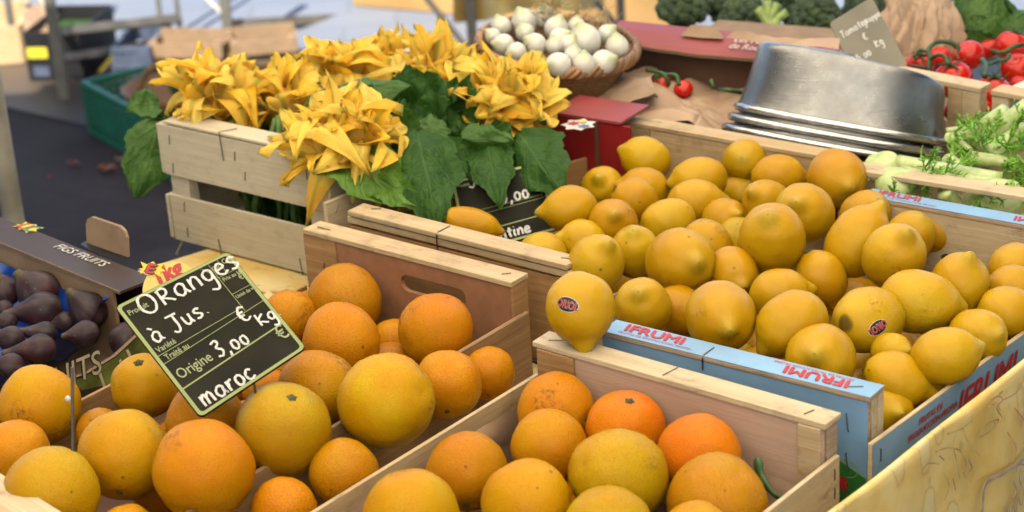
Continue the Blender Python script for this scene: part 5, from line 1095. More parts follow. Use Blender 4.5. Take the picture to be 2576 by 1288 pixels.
# torn brown cardboard lip below the broccoli
def paper_sheet(name, label, corners, nx, ny, amp, sd, z0=None, mat='kraft_paper', group=None, freq=7, cat='paper'):
    a, b, c, d = corners; g = G(); P = []
    for i in range(nx+1):
        row = []
        for j in range(ny+1):
            s_, t_ = i/nx, j/ny; p = (a*(1-s_)+b*s_)*(1-t_)+(d*(1-s_)+c*s_)*t_
            q = V((p.x*freq*1.6+sd, p.y*freq*1.6, sd)); va = mnoise.voronoi(q*.8)[0]; vb = mnoise.voronoi(q*1.9+V((5, 1, 2)))[0]; r1 = 1.6*(va[1]-va[0])-.3; r2 = 1.2*(vb[1]-vb[0])-.3
            p = p+Z*(amp*(r1*.8+r2*.4+.5*mnoise.noise(q*.5)))+V((mnoise.noise(q*1.5), mnoise.noise(q*1.5+V((9, 9, 9))), 0))*amp*.5
            row.append(p)
        P.append(row)
    g.grid(P); b_ = (a+c)/2; o = obj(name, g, mat, base=V((b_.x, b_.y, z0 if z0 else b_.z)))
    return tag(o, label, cat, group)
paper_sheet('kraft_paper', 'crumpled brown kraft paper lying in the red box behind the lemon crate', [at(1330, 305, .118), at(1880, 330, .10), at(1880, 218, .105), at(1470, 172, .115)], 110, 80, .032, 3)
paper_sheet('kraft_paper', 'raised fold of brown kraft paper right beside the onion basket', [at(1480, 262, .13), at(1640, 258, .13), at(1640, 172, .13), at(1545, 165, .14)], 30, 30, .030, 8)
paper_sheet('kraft_paper', 'brown paper edge sticking out under the broccoli', [at(1830, 100, .19), at(2110, 135, .19), at(2110, 105, .20), at(1850, 82, .20)], 40, 10, .012, 12)
def tomato(px, py, dia, w_, lab, sd, stem=True, grp='tomatoes on the vine'):
    c = dp(px, py, w_); r = dia/2*w_/FOC; prof = []
    for i in range(19):
        a = math.pi*i/18; h = r*.90*math.cos(a)-r*.16*math.exp(-(a/.35)**2); prof.append((max(.0003, r*math.sin(a)), h))
    o = obj('tomato', body(G(), prof[::-1], 26, sd, .03), 'tomato_skin', smooth=True); rr = random.Random(sd); ax = V((rr.uniform(-.4, .4), rr.uniform(-.6, .2), 1)).normalized(); place(o, c, ax, sd)
    if stem:
        g = G(); h0 = r*.76
        for k in range(5):
            a = 2*math.pi*k/5+sd; dx = V((math.cos(a), math.sin(a), 0)); g.tube([V((0, 0, h0)), dx*r*.28+Z*(h0+r*.12), dx*r*.60+Z*(h0+r*.08), dx*r*.80+Z*(h0+r*rr.uniform(-.1, .35))], [.0022, .0022, .0016, .0006], 5, flat=.5)
        g.tube([V((0, 0, h0-.002)), V((.001, 0, h0+r*.3))], .0025, 6); s_ = obj('calyx', g, 'vine_green', smooth=True); o['_b'] = (0, 0, 0); s_.parent = o
    return tag(o, lab, 'tomato', grp)
R4 = lambda zx, zy: (1932+zx*.5, zy*.5)
for k, (zx, zy, d_, w_, lab, stem) in enumerate([(1010, 278, 168, 2.90, 'round tomato at the top centre of the pile under the green vine', False), (1228, 235, 178, 2.93, 'topmost tomato at the right picture edge below the cabbage', True), (930, 400, 205, 2.84, 'broad tomato with a white shine directly above the crate slat', True),
     (1250, 345, 160, 2.87, 'tomato at the right edge between the topmost one and the lowest pink one', False), (1128, 468, 200, 2.80, 'large orange red tomato between the two wooden crate corners', True), (1268, 428, 110, 2.83, 'pinkish tomato cut by the right edge next to the large orange red one', False), (770, 320, 140, 2.90, 'small tomato right behind the rim of the metal basins', True),
     (1112, 245, 110, 2.98, 'tomato glimpsed at the back between the two highest ones', False), (700, 328, 70, 2.94, 'tiny red tomato beside the foot of the faded grey card', False), (935, 560, 110, 2.76, 'tomato glimpsed under the crate slat beside its corner post', False), (865, 290, 120, 2.96, 'tomato half hidden under the arching vine stalk', False), (1085, 540, 120, 2.79, 'shaded tomato low between the crate corners', False)]):
    tomato(*R4(zx, zy), d_*.5, w_, lab, k+1, stem)
for k, (zx, zy, d_, lab) in enumerate([(745, 418, 110, 'red tomato lying on the brown paper inside the red box'), (862, 450, 100, 'second tomato on the paper, nearer to the metal basins')]): tomato(1288+zx*.5, zy*.5, d_*.5, (at(1288+zx*.5, zy*.5, .118)-CO).dot(fw), lab, k+31, k == 0)
# vines
g = G(); v4 = lambda zx, zy, w_: dp(*R4(zx, zy), w_)
for pts, r_ in (([(800, 390, 2.83), (815, 300, 2.84), (808, 250, 2.85), (850, 212, 2.86), (920, 215, 2.86), (965, 250, 2.86)], .0034), ([(815, 300, 2.84), (850, 278, 2.82), (890, 285, 2.81), (905, 325, 2.80)], .0028), ([(806, 260, 2.85), (760, 255, 2.86), (730, 290, 2.86)], .0028), ([(800, 340, 2.83), (760, 335, 2.85), (720, 330, 2.87)], .0022),
                ([(1125, 255, 2.87), (1180, 265, 2.85), (1240, 235, 2.85), (1300, 220, 2.86)], .0034), ([(1090, 385, 2.76), (1095, 330, 2.79), (1075, 300, 2.82)], .0040), ([(1095, 330, 2.79), (1150, 310, 2.81), (1200, 300, 2.82), (1215, 275, 2.83)], .0030), ([(960, 300, 2.84), (950, 270, 2.85), (960, 215, 2.86)], .0014), ([(1150, 310, 2.81), (1165, 340, 2.80), (1155, 370, 2.80)], .0012)):
    g.tube(cat_curve([v4(*p) for p in pts], 5), r_, 6)
tag(obj('tomato_vine', g, 'vine_green', smooth=True, base=v4(900, 300, 2.85)), 'green vine stalks arching over the tomatoes', 'vine')
g = G()
for pts in ([(680, 355, .16), (760, 372, .165), (790, 430, .15)], [(770, 375, .16), (825, 380, .16), (840, 430, .15)], [(1040, 450, .14), (1090, 455, .15), (1150, 465, .14)], [(1000, 400, .15), (1015, 445, .14)]): g.tube(cat_curve([at(1288+a*.5, b*.5, c) for a, b, c in pts], 5), .0030, 6)
tag(obj('tomato_vine', g, 'vine_green', smooth=True, base=at(1288+780*.5, 200, .15)), 'thin green vine over the tomatoes in the red box', 'vine')

# ------------------------------------------------------------------ onion basket
bw = 2.84; bc = dp(1402, 118, bw); rx = 197*bw/FOC
up_ = (Z*.93-fw*.36+CR*.075).normalized() if False else (Z+CR*.11-fw*.06).normalized(); bx = (CR-up_*CR.dot(up_)).normalized(); by = up_.cross(bx)
dh = .080
tK = thing('onion_basket', 'round brown wicker basket heaped with white spring onions, tilted towards the viewer', 'basket', bc-up_*dh)
prof = [(.0005, -dh), (rx*.55, -dh), (rx*.60, -dh*.96), (rx*.80, -dh*.5), (rx*.95, -dh*.08), (rx*1.0, 0)]
fine_ = []
for i in range(len(prof)-1):
    for k in range(6): t_ = k/6; fine_.append((prof[i][0]*(1-t_)+prof[i+1][0]*t_, prof[i][1]*(1-t_)+prof[i+1][1]*t_))
fine_.append(prof[-1])
wobf = lambda r, h, a: r*(1+.010*math.sin(a*28)*(1 if int((h+.2)/.008) % 2 else -1)+.012*math.sin(2*a+1))
g = G(); g.lathe(fine_, bc, bx, by, up_, 168, uvs=(48, 90), wob=wobf); g.lathe([(r*.955, h+.004) for r, h in fine_][::-1], bc, bx, by, up_, 168, uvs=(48, 90), wob=wobf); obj('bowl', g, 'wicker', tK, smooth=True)
for k in range(3):
    g = G(); pts = []
    for i in range(121):
        a = 2*math.pi*i/120; rad = rx*(1.0+.02*math.cos(a*20+k*2.1))*(1+.012*math.sin(2*a+1)); pts.append(bc+bx*rad*math.cos(a)+by*rad*math.sin(a)+up_*(.002+.006*math.sin(a*20+k*2.1)))
    g.tube(pts, .0052, 6); obj('rim', g, 'wicker', tK, smooth=True)
R3 = lambda zx, zy: (1288+zx*.5, zy*.5)
ON = [(65, 110, 122, 118, 'big round onion at the upper left of the basket'), (165, 92, 108, 100, 'onion with its neck pointing away at the back, second from the left top'), (222, 145, 112, 70, 'onion behind the green sprout in the basket centre'), (325, 135, 88, 90, 'small onion at the back right under the straw roots'), (366, 208, 152, 110, 'largest onion, pear shaped, right of the centre'), (478, 172, 92, 40, 'onion behind the white one on the right rim'),
      (528, 240, 112, 95, 'bright white onion against the right rim'), (118, 225, 106, 150, 'onion with a brown scar left of the centre'), (66, 165, 88, 120, 'small onion below the big round one on the left'), (212, 232, 82, 100, 'narrow upright onion in the centre'), (240, 195, 100, 30, 'flat onion behind the narrow upright one'), (25, 262, 92, 200, 'onion low on the left with a brown root plate'), (308, 282, 92, 80, 'onion in front of the largest one with shaggy roots'),
      (362, 325, 108, 90, 'onion at the front rim, middle of three'), (235, 328, 120, 180, 'flat onion at the front rim, left of three'), (458, 315, 118, 20, 'greenish onion at the front rim, right of three'), (118, 312, 96, 0, 'low onion at the left front rim'), (-40, 225, 100, 175, 'pointed onion lying sideways at the far left'), (-55, 135, 96, 110, 'greenish striped onion at the left rim'), (-95, 185, 80, 140, 'shaded onion behind the left rim'), (285, 225, 90, 60, 'shaded onion under the largest one')]
ong = 'white onions in the wicker basket'
for k, (zx, zy, d_, an, lab) in enumerate(ON):
    px, py = R3(zx, zy); dd = ((px-1402)**2/197**2+(py-118)**2/100**2); w_ = bw-.045*(1-min(1, dd))-.02-(py-118)/100*.112+.012
    c = dp(px, py, w_); r = d_*.25*w_/FOC*1.14; a_ = R(an); ax = CR*math.cos(a_)+CU*math.sin(a_)-fw*.35
    prof = [(.0004, -r*.93), (r*.22, -r*.95), (r*.6, -r*.78), (r*.9, -r*.42), (r, -r*.02), (r*.93, r*.38), (r*.72, r*.70), (r*.42, r*.94), (r*.24, r*1.10), (r*.18, r*1.22), (.0004, r*1.24)]
    o = obj('onion', body(G(), prof, 22, k+80, .05), 'onion_skin', smooth=True); place(o, c, ax, k); md = o.modifiers.new('s', 'SUBSURF'); md.levels = md.render_levels = 1; tag(o, lab, 'onion', ong); o['_b'] = (0, 0, 0)
    if k in (0, 3, 5, 6, 9, 12, 13, 11):
        rr = random.Random(k); g = G()
        for q in range(16): a2 = rr.uniform(0, 6.3); e = V((math.cos(a2), math.sin(a2), 0)); g.tube([V((0, 0, -r*.92)), e*r*.3-Z*r*1.05, e*r*rr.uniform(.3, .9)-Z*r*rr.uniform(.9, 1.3)], [.0008, .0007, .0004], 4)
        s_ = obj('roots', g, 'root_straw'); s_.parent = o
g = G(); rr = random.Random(4)
for cx_, cy_ in ((1395, 22), (1372, 14), (1500, 62), (1515, 70), (1440, 30)):
    for q in range(12):
        c = dp(cx_, cy_, bw+.03); g.tube(cat_curve([c+rv(.012), c+rv(.022), c+rv(.03)], 3), .0006, 4)
tag(obj('root_tuft', g, 'root_straw', base=dp(1420, 30, bw)), 'dry straw coloured onion roots poking over the back of the basket', 'roots')

# ------------------------------------------------------------------ broccoli, bag, cabbages
def broccoli(px, py, rad, w_, lab, sd, stalk=None):
    rr = random.Random(sd); c = dp(px, py, w_); r = rad*w_/FOC; t = thing('broccoli', lab, 'broccoli', c-Z*r, 'heads of broccoli'); g = G()
    def ball(p, q, n=7, m=10):
        rows = [[p+V((q*math.sin(math.pi*i/n)*math.cos(2*math.pi*k/m), q*math.sin(math.pi*i/n)*math.sin(2*math.pi*k/m), q*math.cos(math.pi*i/n)))*(1+.10*mnoise.noise(V((p.x*300+i*1.7, k*1.9, sd)))) for k in range(m)] for i in range(n+1)]
        for row in (rows[0], rows[-1]):
            for k in range(m): row[k] = row[k]+V((math.cos(2*math.pi*k/m), math.sin(2*math.pi*k/m), 0))*.0002
        g.grid(rows, closed=True)
    for k in range(46):
        z_ = 1-1.35*(k+.5)/46; a = k*2.39996; s_ = math.sqrt(max(0, 1-z_*z_)); d = V((s_*math.cos(a), s_*math.sin(a), z_*.85)); p = c+d*r*.78*(1+rr.uniform(-.08, .08)); ball(p, r*.27*rr.uniform(.8, 1.2))
        for q in range(5): ball(p+(d+rv(.9)).normalized()*r*.22, r*.095*rr.uniform(.8, 1.3), 4, 6)
    ball(c, r*.80)
    obj('crown', g, 'broccoli_bud', t, smooth=True)
    g = G()
    if stalk:
        a, b = dp(*stalk[0], w_-r*.95), dp(*stalk[1], w_-r*1.0)
        g.tube(cat_curve([a, a*.5+b*.5+CR*.004, b], 5), [.018]*3+[.014]*8, 10)
        for dx, dy in ((-30, 40), (22, 52), (45, 30), (-6, 60)): e = dp(stalk[0][0]+dx, stalk[0][1]-dy, w_-r*.9); g.tube(cat_curve([a*.3+b*.7, a, e], 5), [.012, .012, .011, .010, .010, .009, .009, .008, .008, .008, .008], 8)
    else: g.tube([c-Z*r*.2, c-Z*r*1.0], [r*.3, r*.25], 10)
    obj('stalk', g, 'fennel_flesh' if False else 'pale_stem', t, smooth=True)
broccoli(1715, 26, 62, 3.36, 'round dark broccoli head at the left end of the row', 1)
broccoli(1870, 40, 60, 3.32, 'broccoli head lying on its side with its pale branching stalk in view', 2, ((1935, 62), (1968, 104)))
broccoli(2050, 48, 66, 3.34, 'broccoli head behind the faded grey card', 3)
broccoli(1800, 4, 50, 3.50, 'dark broccoli head cut by the top edge, between the left two', 4)
broccoli(1985, 6, 62, 3.46, 'yellowish broccoli head at the top edge above the pale stalk', 5)
broccoli(2180, 18, 58, 3.50, 'broccoli head half hidden between the grey card and the brown bag', 6)
b0_, b1_ = at(1640, 66, .17), at(2200, 110, .17); bx_ = (b1_-b0_).normalized(); by_ = Z.cross(bx_)
tBx = thing('broccoli_crate', 'cardboard tray with a torn lip holding the broccoli', 'box', V((b0_.x, b0_.y, 0)))
g = G(); g.box(V((b0_.x, b0_.y, .002))+by_*.01, bx_*.36, by_*.26, Z*.10); obj('tray', g, 'kraft_board', tBx)
g = G(); g.poly([flp(a, b)+Z*.002-yf*.002 for a, b in ((1714, 92), (1722, 84), (1735, 70), (1750, 67), (1790, 72), (1805, 84), (1812, 90), (1818, 100), (1770, 98))], th=yf*.004+Z*.001); obj('torn_lip', g, 'kraft_board', tBx)
# paper bag: a crumpled, pleated sack
bq = dp(2300, 140, 3.02); t_w, t_h = 95*3.02/FOC, 175*3.02/FOC
tP = thing('paper_bag', 'crumpled brown paper bag standing behind the tomatoes', 'bag', bq-CU*.02)
g = G(); P = []
for i in range(49):
    v_ = i/48; row = []
    for j in range(72):
        a = 2*math.pi*j/72; q = V((math.cos(a)*2.4, math.sin(a)*2.4, v_*1.1)); vd = mnoise.voronoi(q*1.15+V((3, 1, 4)))[0]; vd2 = mnoise.voronoi(q*2.6+V((1, 7, 2)))[0]; cr_ = .55*(vd[1]-vd[0])-.22+.16*(vd2[1]-vd2[0])
        rad = (1.0-.22*v_*v_+.10*math.sin(v_*3))*(1+cr_); row.append(bq+CR*(t_w*rad*math.cos(a)+.012*v_)+V((fw.x, fw.y, 0))*(.6*t_w*rad*math.sin(a))+CU*(t_h*v_*(1+.05*mnoise.noise(q))))
    P.append(row)
g.grid(P, closed=True); g.f = [f[::-1] for f in g.f]; obj('sack', g, 'kraft_paper', tP)
def cabbage(px, py, rad, w_, lab, sd, mat):
    c = dp(px, py, w_); r = rad*w_/FOC; t = thing('cabbage', lab, 'cabbage', c-Z*r, 'cabbages and lettuces'); rr = random.Random(sd)
    g = G(); rows = [[c+V((r*.82*math.sin(math.pi*i/12)*math.cos(2*math.pi*k/20)+.0001*math.cos(k), r*.82*math.sin(math.pi*i/12)*math.sin(2*math.pi*k/20), r*.8*math.cos(math.pi*i/12))) for k in range(20)] for i in range(13)]; g.grid(rows, closed=True); g.f = [f[::-1] for f in g.f]; obj('heart', g, mat, t, smooth=True)
    for k in range(13):
        d = V((rr.uniform(-1, 1), rr.uniform(-1, .5), rr.uniform(-.2, 1))).normalized(); d = (d-fw*.35).normalized(); n = d; up2 = (Z+rv(.7)); up2 = (up2-n*up2.dot(n)).normalized(); sd2 = up2.cross(n); g = G(); P = []; L = r*rr.uniform(1.1, 1.6)
        for i in range(23):
            u = i/22; row = []
            for j in range(21):
                v_ = (j/20-.5)*2; wd = L*.62*math.sin(math.pi*min(1, .12+u*.85))**.6; bl = .035*L*mnoise.noise(V((u*9+k, v_*7, sd)))+.05*L*math.sin(v_*11+u*9+k)*max(0, (abs(v_)-.55))+.05*L*math.sin(v_*17+k)*max(0, u-.75)*2
                dist = r*.86+.010*k/13+.28*L*max(0, u-.55)**1.5; ang_u = (u-.5)*L/r*.8; ang_v = v_*wd/r*.8
                dirv = (n*math.cos(ang_u)*math.cos(ang_v)+up2*math.sin(ang_u)+sd2*math.sin(ang_v)*math.cos(ang_u)); row.append(c+dirv.normalized()*(dist+bl))
            P.append(row)
        g.grid(P); obj('leaf', g, mat, t, smooth=True)
cabbage(2470, 78, 92, 3.06, 'savoy cabbage with crinkled dark green leaves above the tomatoes', 2, 'leaf_mid')
cabbage(2565, 95, 58, 3.02, 'cabbage cut by the right picture edge above the topmost tomato', 6, 'leaf_mid')
cabbage(2450, 2, 62, 3.28, 'bright green frilly lettuce at the top edge behind the savoy cabbage', 3, 'leaf_bright')

# ------------------------------------------------------------------ tomato crate, fennel crate
k0, k1 = at(2330, 196, .16), at(2462, 222, .16); kx = (k1-k0).normalized(); ky = Z.cross(kx); ko = V((k1.x, k1.y, 0))
t = thing('tomato_crate', 'pale wooden crate of tomatoes, its slat and corner post showing beside the metal basins', 'crate', ko, 'wooden fruit crates')
plank('top_slat', t, ko-kx*.40+Z*.153, kx*.402, ky*.028, Z*.007, 'cream_pine'); plank('corner_post', t, ko-kx*.025+ky*.001+Z*.03, kx*.026, ky*.018, Z*.1225, 'cream_pine'); plank('corner_post', t, ko-kx*.047+ky*.001+Z*.03, kx*.0215, ky*.007, Z*.1225, 'pale_pine')
plank('bottom_slat', t, ko-kx*.40+Z*.03+ky*.008, kx*.35, ky*.006, Z*.045, 'cream_pine'); plank('side_board', t, ko+kx*.002+Z*.03, kx*.005, ky*.30, Z*.05, 'cream_pine'); plank('floor_board', t, ko-kx*.40+ky*.03+Z*.02, kx*.40, ky*.33, Z*.006, 'pale_pine')
m0, m1 = at(2492, 226, .165), at(2600, 246, .165); mx_ = (m1-m0).normalized(); my_ = Z.cross(mx_); mo = V((m0.x, m0.y, 0))
t = thing('onion_crate', 'wooden crate corner with a white bulb at the right picture edge', 'crate', mo, 'wooden fruit crates')
plank('top_slat', t, mo+Z*.158, mx_*.35, my_*.03, Z*.007, 'pale_pine'); plank('corner_post', t, mo+mx_*.001+my_*.002+Z*.02, mx_*.024, my_*.02, Z*.1375, 'cream_pine'); plank('end_board', t, mo+mx_*.024+my_*.004+Z*.02, mx_*.3, my_*.006, Z*.08, 'cream_pine'); plank('floor_board', t, mo+mx_*.001+my_*.03+Z*.02, mx_*.3, my_*.25, Z*.006, 'pale_pine'); plank('side_board', t, mo-mx_*.005+Z*.02, mx_*.005, my_*.28, Z*.08, 'cream_pine')
n0_, n1_ = at(2176, 432, .145), at(2580, 496, .145); nx_ = (n1_-n0_).normalized(); ny_ = Z.cross(nx_); no = V((n0_.x, n0_.y, 0))
tN = thing('fennel_crate', 'crate of fennel with one wide pale slat across, behind the blue lemon crate', 'crate', no, 'wooden fruit crates')
plank('top_slat', tN, no-nx_*.03+Z*.139, nx_*.36, ny_*.030, Z*.006, 'cream_pine'); plank('bottom_slat', tN, no-nx_*.03+ny_*.002+Z*.02, nx_*.36, ny_*.006, Z*.05, 'cream_pine'); plank('corner_post', tN, no-nx_*.028+ny_*.008+Z*.02, nx_*.02, ny_*.02, Z*.1185, 'cream_pine'); plank('floor_board', tN, no-nx_*.03+ny_*.03+Z*.012, nx_*.36, ny_*.30, Z*.006, 'pale_pine'); plank('side_board', tN, no-nx_*.036+Z*.012, nx_*.005, ny_*.33, Z*.09, 'cream_pine')
def fennel(c, w_, r, ax, lab, sd, stalks, grp='fennel bulbs'):
    c = dp(*c, w_); r = r*w_/FOC; ax = ax.normalized(); x = ax.orthogonal().normalized(); y = ax.cross(x); t = thing('fennel', lab, 'fennel', c-Z*r*.8, grp); g = G()
    prof = [(.0004, -r*.8), (r*.45, -r*.75), (r*.85, -r*.35), (r, .05*r), (r*.93, r*.5), (r*.7, r*.95), (r*.45, r*1.3)]
    rows = [[c+ax*h+x*(q*math.cos(a)*1.1*(1+.07*math.sin(a*5+sd)))+y*(q*.72*math.sin(a)*(1+.07*math.sin(a*5+sd))) for a in [2*math.pi*k/30 for k in range(30)]] for q, h in prof]; g.grid(rows, closed=True)
    o = obj('bulb', g, 'fennel_flesh', t, smooth=True); md = o.modifiers.new('s', 'SUBSURF'); md.levels = md.render_levels = 1
    for (pts, r_) in stalks:
        P_ = cat_curve([dp(a, b, q) for a, b, q in pts], 6); g = G(); g.tube(P_, [r_*(1.15-.35*i/len(P_)) for i in range(len(P_))], 10); obj('stalk', g, 'fennel_flesh', t, smooth=True)
    return t
tf1 = fennel((2232, 425), 2.50, 44, CR*-.3+CU*.1+fw*.2, 'fennel bulb half under the metal basins, seen above and below the slat', 1, [([(2260, 415, 2.50), (2380, 432, 2.46), (2520, 452, 2.44)], .011), ([(2270, 428, 2.49), (2400, 447, 2.45), (2510, 462, 2.43)], .008)])
tf2 = fennel((2240, 470), 2.44, 46, CR*.4+CU*.2, 'shaded fennel bulb below the wide slat at its left end', 2, [])
tf3 = fennel((2485, 520), 2.42, 70, CR*.8+CU*.35, 'big pale fennel bulb below the wide slat at the right', 3, [([(2375, 482, 2.40), (2400, 505, 2.41), (2430, 535, 2.42)], .009)])
tf4 = fennel((2590, 500), 2.44, 40, CR*.8, 'fennel bulb cut by the right edge under the slat', 4, [])
tf5 = fennel((2440, 372), 2.60, 22, CR*-.5+CU*-.3, 'fennel with two thick pale stalks rising to the upper right corner', 5, [([(2435, 375, 2.60), (2480, 325, 2.58), (2535, 280, 2.56)], .0145), ([(2470, 370, 2.58), (2530, 320, 2.56), (2590, 268, 2.54)], .0155), ([(2500, 395, 2.54), (2560, 350, 2.53), (2600, 320, 2.52)], .016), ([(2395, 345, 2.62), (2440, 335, 2.62), (2480, 330, 2.62)], .006)])
tf6 = fennel((2395, 350), 2.60, 16, CR*-.6+CU*.2, 'fennel with slim stalks lying left against the basins', 6, [([(2400, 345, 2.60), (2420, 368, 2.58), (2440, 385, 2.56)], .008), ([(2385, 405, 2.53), (2410, 420, 2.51), (2425, 428, 2.50)], .009), ([(2440, 400, 2.53), (2500, 405, 2.51), (2560, 415, 2.50)], .009), ([(2380, 330, 2.62), (2430, 322, 2.62), (2460, 315, 2.62)], .004)])
o = obj('onion', body(G(), [(.0004, -.028), (.02, -.024), (.030, -.006), (.030, .008), (.022, .022), (.010, .034), (.006, .045), (.0004, .046)], 22, 5, .04), 'onion_skin', smooth=True); place(o, dp(2572, 270, 2.66), CU+CR*.4, 0); tag(o, 'white round bulb in the crate corner at the right picture edge', 'onion')
def frond(g, p, d, L, sd, depth=0):
    rr = random.Random(sd); d = d.normalized(); q = p+d*L
    mid = p+d*L*.5+rv(L*.06); g.tube([p, mid, q], [.0009, .0008, .0006] if depth else [.0018, .0014, .0008], 4)
    if depth >= 2: return
    for k in range(9):
        u = .25+.75*k/7; b = p+(q-p)*u; e = (d*.8+V((rr.uniform(-1, 1), rr.uniform(-1, 1), rr.uniform(-1, 1)))*.9).normalized(); frond(g, b, e, L*(.42 if depth == 0 else .38), sd*31+k, depth+1)
for k, (px, py, w_, dx, dy, L, tt) in enumerate([(2400, 332, 2.58, .4, .3, .03, tf6), (2420, 330, 2.60, .5, .3, .03, tf6), (2385, 350, 2.55, .6, -.6, .05, tf6), (2390, 375, 2.54, .1, -.8, .04, tf6), (2480, 385, 2.53, -.3, .5, .04, tf5), (2530, 372, 2.52, .2, .6, .04, tf5), (2500, 395, 2.51, .6, .3, .06, tf5), (2460, 395, 2.52, -.6, -.1, .055, tf5), (2560, 345, 2.51, .4, .4, .035, tf5), (2560, 390, 2.50, .3, -.5, .05, tf5), (2540, 405, 2.49, .4, -.4, .05, tf1), (2560, 420, 2.48, .5, .1, .05, tf1), (2320, 478, 2.46, .4, .3, .05, tf2), (2350, 500, 2.44, .5, -.3, .05, tf2), (2290, 500, 2.45, .2, .5, .05, tf2), (2450, 500, 2.40, .5, .2, .04, tf3), (2570, 470, 2.42, .5, .1, .04, tf3), (2480, 355, 2.56, .2, .5, .03, tf5)]):
    g = G(); frond(g, dp(px, py, w_), CR*dx+CU*dy-fw*.25, L, k+1); frond(g, dp(px+8, py+8, w_), CR*(dx-.5)+CU*(dy-.4)-fw*.3, L*.8, k+41); obj('frond', g, 'frond_green', tt)

# ------------------------------------------------------------------ stacked metal basins
pa_, pb_ = dp(1846, 268, 2.62), dp(2384, 362, 2.58)
pxx = (pb_-pa_); Wp = pxx.length; pxx.normalize(); pz = (CU*.97-fw*.08); pz = (pz-pxx*pz.dot(pxx)).normalized(); py_ = pz.cross(pxx); pc = (pa_+pb_)/2+py_*Wp*.30
hp_ = 178*2.62/FOC
for k, lab in enumerate(['topmost of three upturned aluminium basins, its dented wall in full view', 'middle basin of the stack, only its rolled rim showing', 'lowest basin of the stack, its rim on the rear slat of the lemon crate']):
    c = pc-pz*(.0146*k)+pxx*(-.003*k); rx_ = Wp/2+.0025*k; t = thing('metal_basin', lab, 'basin', c, 'upturned metal basins')
    hw_ = hp_-.002*k if k == 0 else hp_-.004
    prof = [(1.0, .004), (.985, .010), (.965, .022), (.945, hw_*.40), (.918, hw_*.80), (.907, hw_*.91), (.89, hw_*.965), (.86, hw_*.99), (.82, hw_*1.0), (.5, hw_*1.01), (.001, hw_*1.015)]
    if k: prof = [(a*.935, b*.9) for a, b in prof]
    g = G(); rows = []
    for (q, h) in prof:
        row = []
        for j in range(96):
            a = 2*math.pi*j/96; ca, sa = math.cos(a), math.sin(a); sq = (abs(ca)**2.2+abs(sa)**2.2)**(-1/2.2); dent = 1+.005*mnoise.noise(V((ca*2, sa*2, h*16)))*(h > .02)
            row.append(c+pxx*(rx_*q*sq*ca*dent)+py_*(rx_*.64*q*sq*sa*dent)+pz*(h+.003*mnoise.noise(V((ca*2+5, sa*2, 1)))*(h > .05)-.012*max(0, ca)**2*(h/hw_)**2-.002*(ca+1)*(h/hw_)))
        rows.append(row)
    g.grid(rows, 0, None, True); o = obj('wall', g, 'aluminium', t, smooth=True); md = o.modifiers.new('s', 'SUBSURF'); md.levels = md.render_levels = 1
    g = G(); pts = []
    for j in range(97):
        a = 2*math.pi*j/96; ca, sa = math.cos(a), math.sin(a); sq = (abs(ca)**2.2+abs(sa)**2.2)**(-1/2.2); pts.append(c+pxx*rx_*sq*ca+py_*rx_*.64*sq*sa)
    g.tube(pts, .0052, 10, cap=False, nrm=pz); obj('rim', g, 'aluminium_rim', t, smooth=True)

# ------------------------------------------------------------------ the market behind
pb0 = pt(36, 560, 2.85); t = thing('canopy_pole', 'grey metal canopy pole standing at the left picture edge', 'pole', V((pb0.x, pb0.y, GZ)))
g = G(); g.tube([V((pb0.x, pb0.y, GZ+.1)), V((pb0.x, pb0.y, pb0.z)), V((pb0.x, pb0.y, 1.72))], .0158, 24); obj('tube', g, 'tent_pole', t, smooth=True)
g = G(); g.tube([V((pb0.x, pb0.y, pb0.z-.012)), V((pb0.x, pb0.y, pb0.z-.008))], .0172, 24); obj('collar', g, 'grey_steel', t, smooth=True)
g = G(); g.tube([V((pb0.x, pb0.y, GZ+.012)), V((pb0.x, pb0.y, pb0.z-.012))], .019, 24); g.box(V((pb0.x-.06, pb0.y-.06, GZ+.010)), V((.12, 0, 0)), V((0, .12, 0)), Z*.006); obj('foot', g, 'grey_steel', t)
def bar(name, t, a, b, wd, dp_=.02, mat='grey_steel'):
    d = (b-a); x = d.normalized(); s_ = (fw-x*fw.dot(x)).normalized(); u_ = x.cross(s_); g = G(); g.box(a-u_*wd/2-s_*dp_/2, d, u_*wd, s_*dp_, jit=0); return obj(name, g, mat, t, bevel=.002)
Y1 = at(162, 250, GZ).y
f1 = pt(162, 250, Y1)
t = thing('trestle_frame', 'grey metal trestle with two cross rails at the upper left, one leg on the ground', 'trestle', V((f1.x, f1.y, GZ)), 'metal trestles behind the stall')
bar('leg', t, V((f1.x, f1.y, GZ+.002)), V((f1.x, f1.y, GZ+.62)), .030)
bar('rail', t, pt(152, 80, Y1+.03), pt(452, 46, Y1+.45), .027); bar('rail', t, pt(160, 147, Y1+.03), pt(392, 110, Y1+.40), .024)
for px in (405, 451): p = pt(px, 60, Y1+.48); bar('leg', t, V((p.x, p.y, GZ+.004)), V((p.x, p.y, GZ+.75)), .013)
bar('brace', t, pt(100, -20, Y1+.06), pt(142, 50, Y1+.02), .026); p = pt(28, 60, Y1+.5); bar('leg', t, V((p.x, p.y, GZ+.004)), V((p.x, p.y, GZ+.7)), .02)
Y2 = Y1+.30
p2, p3 = pt(574, 80, Y2), pt(938, 60, Y2+.5)
t = thing('trestle_frame', 'brown grey trestle frame behind the tallest flowers, with one wide rail', 'trestle', V((p2.x, p2.y, GZ)), 'metal trestles behind the stall')
